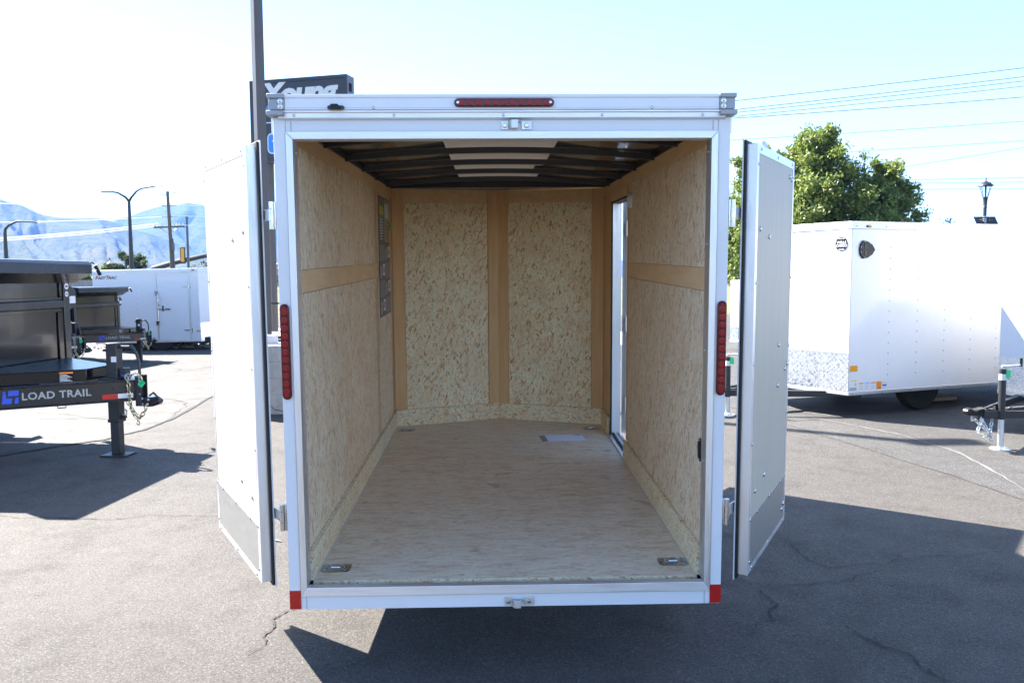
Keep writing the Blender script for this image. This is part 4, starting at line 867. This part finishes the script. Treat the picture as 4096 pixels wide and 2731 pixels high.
# another of the same make seen through the gap on the right
W4, fit4, nose4 = box_trailer('white cargo trailer glimpsed through the gap beside the open right door', (6.15, 15.2, 0), rad(-127), 3.0, 1.7, .20, 1.62, .3, wheels=((-1.4, .3),), guard=.35, tongue=1.1, plate=False)
M = fit4['N']
for w_, x, mt, sz in (('F', -.62, 'logo_red', .115), ('AST', -.555, 'logo_dark', .088), ('T', -.375, 'logo_red', .115), ('RAC', -.305, 'logo_dark', .088)):
    text('lettering', w_, sz, mt, W4, M @ Matrix.Translation((x, 1.43, .002)), .003, .25, .001, 1.0, 'LEFT', 1.12)

# ================================================================== mesh-gate utility trailer, concrete block, carton
U = thing('utility_trailer', 'black utility trailer with raised mesh gate behind the concrete block', 'trailer', (-5.25, 12.3, 0), rad(2))
def up(name, mat, *bx, parent=U, bevel=0):
    m = MB()
    for q in bx: m.box(*q)
    return m.build(name, mat, parent, bevel)
bedr = up('bed_frame', 'black_steel', (0, 3.4, -.75, -.69, .62, .70), (0, 3.4, .69, .75, .62, .70), (0, .06, -.69, .69, .62, .70), (3.34, 3.4, -.69, .69, .62, .70)); up('deck', 'timber', (.06, 3.34, -.688, .688, .66, .695), parent=bedr); up('side_skirt', 'galvanised', (0.4, 3.0, -.80, -.76, .52, .66))
gt = up('mesh_gate', 'black_satin', (.36, .40, -.74, -.70, .70, 1.80), (1.02, 1.06, -.74, -.70, .70, 1.80), (.40, 1.02, -.74, -.70, 1.76, 1.80), (.40, 1.02, -.74, -.70, 1.25, 1.28))
up('guard_rail', 'black_satin', (1.06, 3.4, -.745, -.715, 1.28, 1.31), (1.45, 1.48, -.745, -.715, .70, 1.28), (2.0, 2.03, -.745, -.715, .70, 1.28), (2.6, 2.63, -.745, -.715, .70, 1.28), (3.37, 3.4, -.745, -.715, .70, 1.28))
m = MB()
for i in range(26):
    for sg in (-1, 1):
        z = .72 + i * .04; m.add([(.40, -.722, z), (1.02, -.722, z + .31 * sg), (1.02, -.722, z + .31 * sg + .006), (.40, -.722, z + .006)], [(0, 1, 2, 3)])
V = [v for v in m.v]; m.build('mesh_wire', 'black_satin', gt, kind='stuff', smooth=0)
for x in (1.5, 2.25):
    for s in (-1, 1): wheel(U, (x, s * .87, .34), .34, .2, s)
up('axle', 'black_satin', (1.46, 1.54, -.8, .8, .31, .37)); up('axle', 'black_satin', (2.21, 2.29, -.8, .8, .31, .37)); up('tongue', 'black_satin', (3.4, 4.6, -.04, .04, .60, .68))
m = MB(); m.lathe([(.05, 0), (.07, .05), (.03, .10)], (4.6, 0, .58), 10); m.build('coupler', 'black_gloss', U); m = MB(); m.cyl((4.3, .12, 0), (4.3, .12, 1.0), .035, 10); m.build('jack', 'black_satin', U)
cb = MB(); cb.box(-.7, .55, -.30, .30, 0, .89); cbo = cb.build('concrete_block', 'concrete', None, bevel=.02); cbo.location = (-2.72, 7.39, 0); tag(cbo, 'weathered concrete block standing between left door and trailer side', 'block')
for z in (.26, .47, .68): m = MB(); m.box(-.69, .54, -.303, -.301, z, z + .006); m.build('board_mark', 'wall_grey', cbo)
m = MB(); Pc = [(-.25, .16), (-.18, .13), (-.12, .07), (-.02, .05), (.10, .01)]; m.add([(x, -.3035, z + .006) for x, z in Pc] + [(x, -.3035, z - .004) for x, z in Pc], [(i, i + 5, i + 6, i + 1) for i in range(4)]); m.build('crack', 'crack_tar', cbo, smooth=0)
bx = MB().box(-.12, .10, -.10, .10, 0, .11).build('carton', 'box_grey', None, bevel=.004); bx.location = (-2.98, 7.42, .89); tag(bx, 'small grey carton sitting on top of the concrete block', 'carton')

# ================================================================== sign, poles, wires
sg = Vector((2.80, -.80, 0)); SW = sg.length; sg.normalize(); sn = Vector((sg.y, -sg.x, 0)); SM = frame((-6.66, 20.0, 4.93), sg, (0, 0, 1), sn); SH = 2.21
S = thing('pylon_sign', 'tall dark pylon sign with white lettering above the trailer roof', 'sign', (-6.25, 20.1, 0)); SI = Matrix.Translation((6.25, -20.1, 0)); SM = SI @ SM
m = MB(SM); m.box(0, SW, 0, SH, -.42, 0); cab = m.build('cabinet', 'sign_box', S, bevel=.01)
m = MB(SM); m.box(.09, SW - .09, .09, SH - .09, .001, .012); fc = m.build('face', 'sign_face', S)
for b_ in ((0, SW, 0, .085), (0, SW, SH - .085, SH), (0, .085, .086, SH - .086), (SW - .085, SW, .086, SH - .086)): m = MB(SM); m.box(*b_, .0005, .03); m.build('rim', 'sign_face', cab)
m = MB(SM); m.box(SW, SW + .01, SH - .42, SH - .20, -.25, -.10); m.build('vent', 'print_black', cab)
text('lettering', 'Young', .80, 'sign_white', fc, SM @ Matrix.Translation((.40, SH - .655, .014)), .034, .16, .006, .93, 'LEFT', 1.10)
m = MB(SM); m.prism([(.40, 1.31), (2.45, 1.31), (2.60, 1.53), (.52, 1.53)], .0125, .018); bl = m.build('banner', 'sign_blue', fc)
text('lettering', 'A', .18, 'sign_white', bl, SM @ Matrix.Translation((.66, 1.355, .019)), .004, .1, .002, 1.2)
m = MB(SM); m.box(.48, 2.5, 1.05, 1.075, .0125, .018); m.build('rule', 'sign_white', fc)
def rrect(x0, x1, y0, y1, r, n=6):
    P = []
    for cx, cy_, a0 in ((x1 - r, y1 - r, 0), (x0 + r, y1 - r, 90), (x0 + r, y0 + r, 180), (x1 - r, y0 + r, 270)):
        P += [(cx + r * math.cos(rad(a0 + 90 * i / n)), cy_ + r * math.sin(rad(a0 + 90 * i / n))) for i in range(n + 1)]
    return P
m = MB(SM); m.prism(rrect(.50, 2.5, .22, .78, .13), .0125, .017); m.build('plate_edge', 'sign_white', fc); m = MB(SM); m.prism(rrect(.53, 2.47, .25, .75, .11), .0172, .020); pb = m.build('plate', 'sign_blue', fc)
text('lettering', 'T', .26, 'sign_white', pb, SM @ Matrix.Translation((.64, .40, .021)), .004, 0, .002, 1.1)
for x in (.42, SW - .42): c = SM @ Vector((x, 0, -.21)); m = MB(); m.cyl((c.x, c.y, 0), (c.x, c.y, 4.92), .11, 16); m.build('post', 'bronze', S)
m = MB(Matrix.Rotation(rad(38), 4, 'Z')); m.box(-.078, .078, -.078, .078, .03, 9.2); pl = m.build('light_pole', 'bronze', None, bevel=.006); pl.location = (-3.98, 11.0, 0); tag(pl, 'square bronze light pole rising past the top of the picture', 'light pole')
m = MB(); m.box(-.16, .16, -.16, .16, 0, .03); m.build('base_plate', 'bronze', pl); m = MB(); m.box(-.1, .6, -.15, .15, 9.2, 9.32); m.build('luminaire', 'bronze', pl)
# street lamps
L1 = thing('street_lamp', 'black street lamp with two curved arms against the mountains', 'street lamp', (-31.4, 70, 0), 0, 'street lamps along the road')
m = MB(); m.tube([(0, 0, 0), (0, 0, .3), (0, 0, 3.2), (0, 0, 8.6)], [.34, .33, .19, .12], 12); m.build('pole', 'pole_dark', L1)
for pts in ([(0, 0, 8.5), (-.25, 0, 8.85), (-.9, 0, 9.25), (-1.3, 0, 9.33), (-2.4, 0, 9.34)], [(0, 0, 8.5), (.2, 0, 8.85), (.7, 0, 9.4), (1.1, 0, 9.62), (2.4, 0, 9.82)]):
    m = MB(); m.tube(pts, [.12, .10, .08, .07, .06], 8); am = m.build('arm', 'pole_dark', L1); e = pts[-1]; sgn = 1 if e[0] > 0 else -1
    m = MB(); m.box(e[0] - .1, e[0] + .1, -.1, .1, e[2] - .04, e[2] + .03); m.box(e[0] + .1 * sgn, e[0] + .55 * sgn, -.12, .12, e[2] - .03, e[2] + .05); m.build('lamp_head', 'galvanised', am, bevel=.02)
L2 = thing('street_lamp', 'black street lamp with one curved arm above the nearest dump trailer', 'street lamp', (-36.4, 60, 0), 0, 'street lamps along the road')
m = MB(); m.tube([(0, 0, 0), (0, 0, 3.2), (0, 0, 5.2)], [.22, .15, .12], 10); m.build('pole', 'pole_dark', L2); m = MB(); m.tube([(0, 0, 5.2), (.05, 0, 5.6), (.35, 0, 5.9), (.9, 0, 6.15), (1.3, 0, 6.17), (2.5, 0, 6.08)], [.12, .10, .08, .07, .06, .05], 8); am = m.build('arm', 'pole_dark', L2)
m = MB(); m.box(2.5, 2.95, -.12, .12, 6.03, 6.11); m.build('lamp_head', 'galvanised', am, bevel=.02)
# traffic signal on a long mast arm
TS = thing('traffic_signal', 'yellow-backed traffic signal on a long black mast arm', 'traffic signal', (-45.6, 110, 0))
m = MB(); m.tube([(0, 0, 0), (0, 0, 3.4)], [.28, .22], 10); m.build('pole', 'pole_dark', TS); m = MB(); m.tube([(-.1, 0, 3.2), (3, 0, 4.1), (7, 0, 4.95), (13, 0, 5.2)], [.38, .34, .30, .24], 10); m.build('mast_arm', 'pole_dark', TS)
m = MB(); m.box(3.7, 4.35, -.25, .1, 3.9, 6.1); hs = m.build('signal_head', 'pole_dark', TS, bevel=.05); m = MB(); m.box(3.85, 4.28, -.34, -.26, 4.15, 5.95); m.build('back_panel', 'signal_yellow', hs)
# utility pole with cross-arm and insulators
UP = thing('utility_pole', 'weathered wooden utility pole with cross-arm and insulators', 'utility pole', (-31.6, 80, 0)); UP.rotation_euler = (0, rad(-1.6), 0)
m = MB(); m.tube([(0, 0, 0), (0, 0, 10.4)], [.24, .14], 12); m.build('pole', 'weathered_wood', UP)
m = MB(); m.box(-1.5, 1.5, -.2, -.08, 6.85, 7.0); ca = m.build('cross_arm', 'weathered_wood', UP)
for x in (-1.35, -1.0, -.7, .3, .7, 1.0, 1.35): m = MB(); m.lathe([(.04, 0), (.09, .05), (.10, .13), (.05, .22), (.06, .28)], (x, -.14, 7.0), 8); m.build('insulator', 'glass_pane', ca)
for z, x in ((9.0, .8), (7.95, .8), (9.0, -.7), (7.9, -.7), (10.2, .8), (10.1, -.8)): m = MB(); m.tube([(0, 0, z), (x, 0, z + .05)], .045, 6); m.build('standoff', 'wire', UP)
m = MB(); m.tube([(-.9, -.14, 6.85), (-.2, -.14, 6.35)], .04, 5); m.build('brace', 'galvanised', UP); m = MB(); m.tube([(.9, -.14, 6.85), (.2, -.14, 6.35)], .04, 5); m.build('brace', 'galvanised', UP); m = MB(); m.tube([(.26, -.1, 1), (.26, -.1, 5.8)], .06, 6); m.build('conduit', 'wire', UP); m = MB(); m.box(.18, .4, -.35, -.1, 4.6, 5.4); m.build('meter_box', 'wire', UP)
SP = MB().tube([(0, 0, 0), (0, 0, 8.5), (0, 0, 8.7)], [.16, .12, .2], 10).build('steel_pole', 'wire', None); SP.location = (-33.7, 90, 0); tag(SP, 'slim grey steel pole right of the wooden utility pole', 'pole')
def wirefn(label, pts, r, mat, grp, sag):
    a, b = Vector(pts[0]), Vector(pts[1]); P = [a.lerp(b, i / 24) - Vector((0, 0, sag * 4 * (i / 24) * (1 - i / 24))) for i in range(25)]
    o = MB().tube(P, r, 4).build('power_line', mat, None); tag(o, label, 'power line', grp); return o
LW = (('highest', 9.05, 13.0), ('second', 7.95, 9.3), ('third', 7.3, 6.55), ('fourth', 7.22, 6.35), ('lowest', 7.05, 6.15))
for nm, z1_, z0_ in LW:
    wirefn(nm + ' sunlit power line left of the wooden utility pole', [(-90, 78, z0_ + 1.2), (-32.2 if z1_ > 7.5 else -32.9, 80, z1_)], .028, 'wire_bright', 'power lines over the road', 1.5 if z1_ > 7.5 else 1.9)
for nm, z1_, dx in (('highest', 9.05, .9), ('second', 8.0, .9), ('lowest', 7.1, 1.4)):
    wirefn(nm + ' sunlit power line between utility pole and left door', [(-32 + dx, 80, z1_), (20, 95, z1_ + 4)], .028, 'wire_bright', 'power lines over the road', 1.2)
RW = [(230, 153, 240), (250, 173, 246), (257, 183, 250), (266, 195, 255), (269, 219, 258), (318, 274, 262), (360, 318, 266), (439, 333, 270), (412, 402, 274), (418, 412, 278), (429, 428, 282)]
NMS = ('topmost', 'second', 'third', 'fourth', 'fifth', 'sixth', 'seventh', 'eighth', 'ninth', 'tenth', 'lowest')
for i, (ya, yb, y0) in enumerate(RW):
    Y0 = 60 + 3 * (i % 4); k = (Y0 + 3.5) / 1913.
    xa = (1690 - 1130) * k; xb = (2360 - 1130) * k; za = 1.725 + (634 - ya) * k; zb = 1.725 + (629 - yb) * k
    d = Vector((xb - xa, 0, zb - za)); a_ = Vector((xa, Y0, za)) - d * .9; b_ = Vector((xb, Y0, zb)) + d * .6
    wirefn(NMS[i] + ' of the thin power lines in the sky over the tree', [a_, b_], .021 if i > 4 else .028, 'wire', 'thin power lines on the right', .25)
# lantern post with solar panel
LP = thing('lamp_post', 'black lantern lamp post with a small solar panel strapped on', 'lamp post', (16.9, 25, 0))
m = MB(); m.lathe([(.16, 0), (.15, .3), (.07, .5), (.055, 4.0), (.07, 4.02), (.055, 4.05), (.075, 4.32), (.09, 4.36), (.07, 4.38)], n=14); m.build('post', 'pole_dark', LP)
m = MB()
for a in range(4):
    c, q = math.cos(a * math.pi / 2 + .4), math.sin(a * math.pi / 2 + .4); m.tube([(c * .10, q * .10, 4.38), (c * .22, q * .22, 4.74)], .010, 5)
    m2 = MB(); m2.tube([(c * .10, q * .10, 4.38), (c * .22, q * .22, 4.74)], .011, 5); m2.build('lantern_bar', 'pole_dark', LP)
m = MB(); m.cyl((0, 0, 4.38), (0, 0, 4.75), .03, 8); m.build('lantern_stem', 'pole_dark', LP)
m = MB(); m.lathe([(.25, 4.74), (.24, 4.77), (.13, 4.86), (.05, 4.90), (.015, 4.93), (.02, 5.0), (.004, 5.05)], n=12); m.build('lantern_cap', 'pole_dark', LP)
m = MB(Matrix.Translation((.03, -.02, 3.62)) @ Matrix.Rotation(rad(-38), 4, 'X')); m.box(-.34, .40, .05, .08, -.16, .16); so = m.build('solar_panel', 'solar', LP); m = MB(); m.box(.18, .28, -.02, .06, 3.45, 3.62); m.build('battery_box', 'pole_dark', so)
for z in (3.50, 3.56, 3.62, 3.70): m = MB(); m.lathe([(.060, 0), (.060, .018)], (0, 0, z), 12); m.build('strap', 'galvanised', LP)
gw = MB().box(-6, 2.5, -.15, .15, 0, 1.75).build('block_wall', 'wall_grey', None); gw.location = (-19.5, 33, 0); tag(gw, 'low grey concrete wall far behind the dump trailers', 'wall')
for x in np.arange(-6, 2.4, 1.2): m = MB(); m.box(x, x + .06, -.17, -.151, 0, 1.75); m.build('pilaster', 'wall_grey', gw)

# ================================================================== trees
def leaves(n, pts, nrm, size, squash=.55):
    """leaf quads scattered round given points"""
    c = pts[rng.integers(0, len(pts), n)] + rng.normal(0, 1, (n, 3)) * nrm
    a = rng.normal(0, 1, (n, 3)); a /= np.linalg.norm(a, axis=1)[:, None]; b = rng.normal(0, 1, (n, 3)); b = np.cross(a, b); b /= np.linalg.norm(b, axis=1)[:, None]
    s = (size * rng.uniform(.6, 1.35, n))[:, None]; b = b * squash
    V = np.stack([c - a * s, c + b * s * .8 - a * s * .1, c + a * s, c - b * s * .8 - a * s * .1], 1).reshape(-1, 3); return V
def crown_mesh(name, V, mat, parent):
    n = len(V) // 4; me = bpy.data.meshes.new(name); me.vertices.add(len(V)); me.vertices.foreach_set('co', V.astype(np.float32).ravel())
    me.loops.add(4 * n); me.loops.foreach_set('vertex_index', np.arange(4 * n, dtype=np.int32)); me.polygons.add(n); me.polygons.foreach_set('loop_start', np.arange(0, 4 * n, 4, dtype=np.int32)); me.polygons.foreach_set('loop_total', np.full(n, 4, dtype=np.int32))
    me.update(); me.validate(); me.materials.append(MAT[mat]); o = bpy.data.objects.new(name, me); COL.objects.link(o); o.parent = parent; return o
def tree(label, loc, h, w, n, size, mat, cone=1.0, z0=.18, seed=1, limbs=34, group=None, name='tree'):
    t = thing(name, label, 'tree', loc, 0, group); r = random.Random(seed)
    m = MB(); m.tube([(0, 0, -.1), (.05, 0, h * .25), (-.06, .05, h * .55), (0, 0, h * .93)], [w * .045, w * .034, w * .02, w * .004], 9); m.build('trunk', 'bark', t)
    tips = []; lm = MB()
    for i in range(limbs):
        f = z0 + (1 - z0) * (i + .5) / limbs; zb = h * f * .93; rr = w / 2 * min(1, (1.12 - f) ** cone * 1.35) * r.uniform(.62, 1.06)
        if f < z0 + .12: rr *= .8
        a = i * 2.4 + r.uniform(-.4, .4); up_ = h * r.uniform(.03, .10); e = Vector((math.cos(a) * rr, math.sin(a) * rr, zb + up_)); b = Vector((0, 0, zb - h * .06)); mid = b.lerp(e, .5) + Vector((0, 0, h * .012))
        lm.tube([b, mid, e], [w * .012, w * .007, w * .002], 5)
        for k in range(9):
            q = b.lerp(e, .30 + .75 * k / 8); sp = rr * .20
            for _ in range(3): tips.append((q.x + r.gauss(0, sp * .6), q.y + r.gauss(0, sp * .6), q.z + r.gauss(0, sp * .45)))
    tips.append((0, 0, h * .97)); tips.append((0, 0, h * .93)); tips.append((.1, 0, h * .99))
    lm.build('limbs', 'bark', t)
    crown_mesh('crown', leaves(n, np.array(tips), w * .022, size), mat, t); return t
tree('large green tree with a pointed crown behind the right-hand trailers', (16.2, 38.5, 0), 9.0, 7.8, 80000, .105, 'leaf_green', .85, .10, 2, 62)
tree('green tree at the right end of the clump, lower than its neighbour', (19.6, 38.2, 0), 7.3, 5.8, 42000, .105, 'leaf_green', .8, .10, 5, 48)
tree('green tree peeping out behind the open right door', (13.6, 39.2, 0), 8.2, 5.4, 38000, .105, 'leaf_green', .7, .10, 9, 46)
for i, (lb, x, y, hh, ww, mt) in enumerate((('dark rounded evergreen at the foot of the two-armed street lamp', -34.9, 78, 4.2, 4.6, 'leaf_far'), ('small light green tree left of the street lamp base', -39.5, 84, 3.3, 4.0, 'leaf_green'), ('pale green bush just beyond the tarp crank handle', -44.0, 86, 2.9, 4.6, 'leaf_green'),
        ('olive tree beneath the traffic signal mast arm', -42.5, 128, 4.4, 9, 'leaf_olive'), ('wide olive tree right of the traffic signal', -36, 126, 4.6, 10, 'leaf_olive'), ('dark green tree seen between left door and trailer corner', -34, 140, 5.4, 7, 'leaf_far'), ('light green tree beyond the mesh gate', -27, 118, 3.8, 8, 'leaf_green'))):
    tree(lb, (x, y, 0), hh, ww, 3500, .24, mt, .5, .1, 30 + i, 18)

# ================================================================== air between here and the mountains
m = MB(); m.box(-9500, 9500, -3500, 12500, -4.0, 640); hz = m.build('haze', 'paper', None, smooth=0); hz['kind'] = 'stuff'; tag(hz, 'thin blue haze in the air', 'haze'); hz.data.materials.clear()
hm = bpy.data.materials.new('haze_air'); hm.use_nodes = True; hm.node_tree.nodes.clear(); pv = hm.node_tree.nodes.new('ShaderNodeVolumePrincipled'); ho = hm.node_tree.nodes.new('ShaderNodeOutputMaterial')
pv.inputs['Color'].default_value = (.20, .42, 1.0, 1); pv.inputs['Density'].default_value = .000115; pv.inputs['Anisotropy'].default_value = 0
hm.node_tree.links.new(pv.outputs[0], ho.inputs['Volume']); hz.data.materials.append(hm)
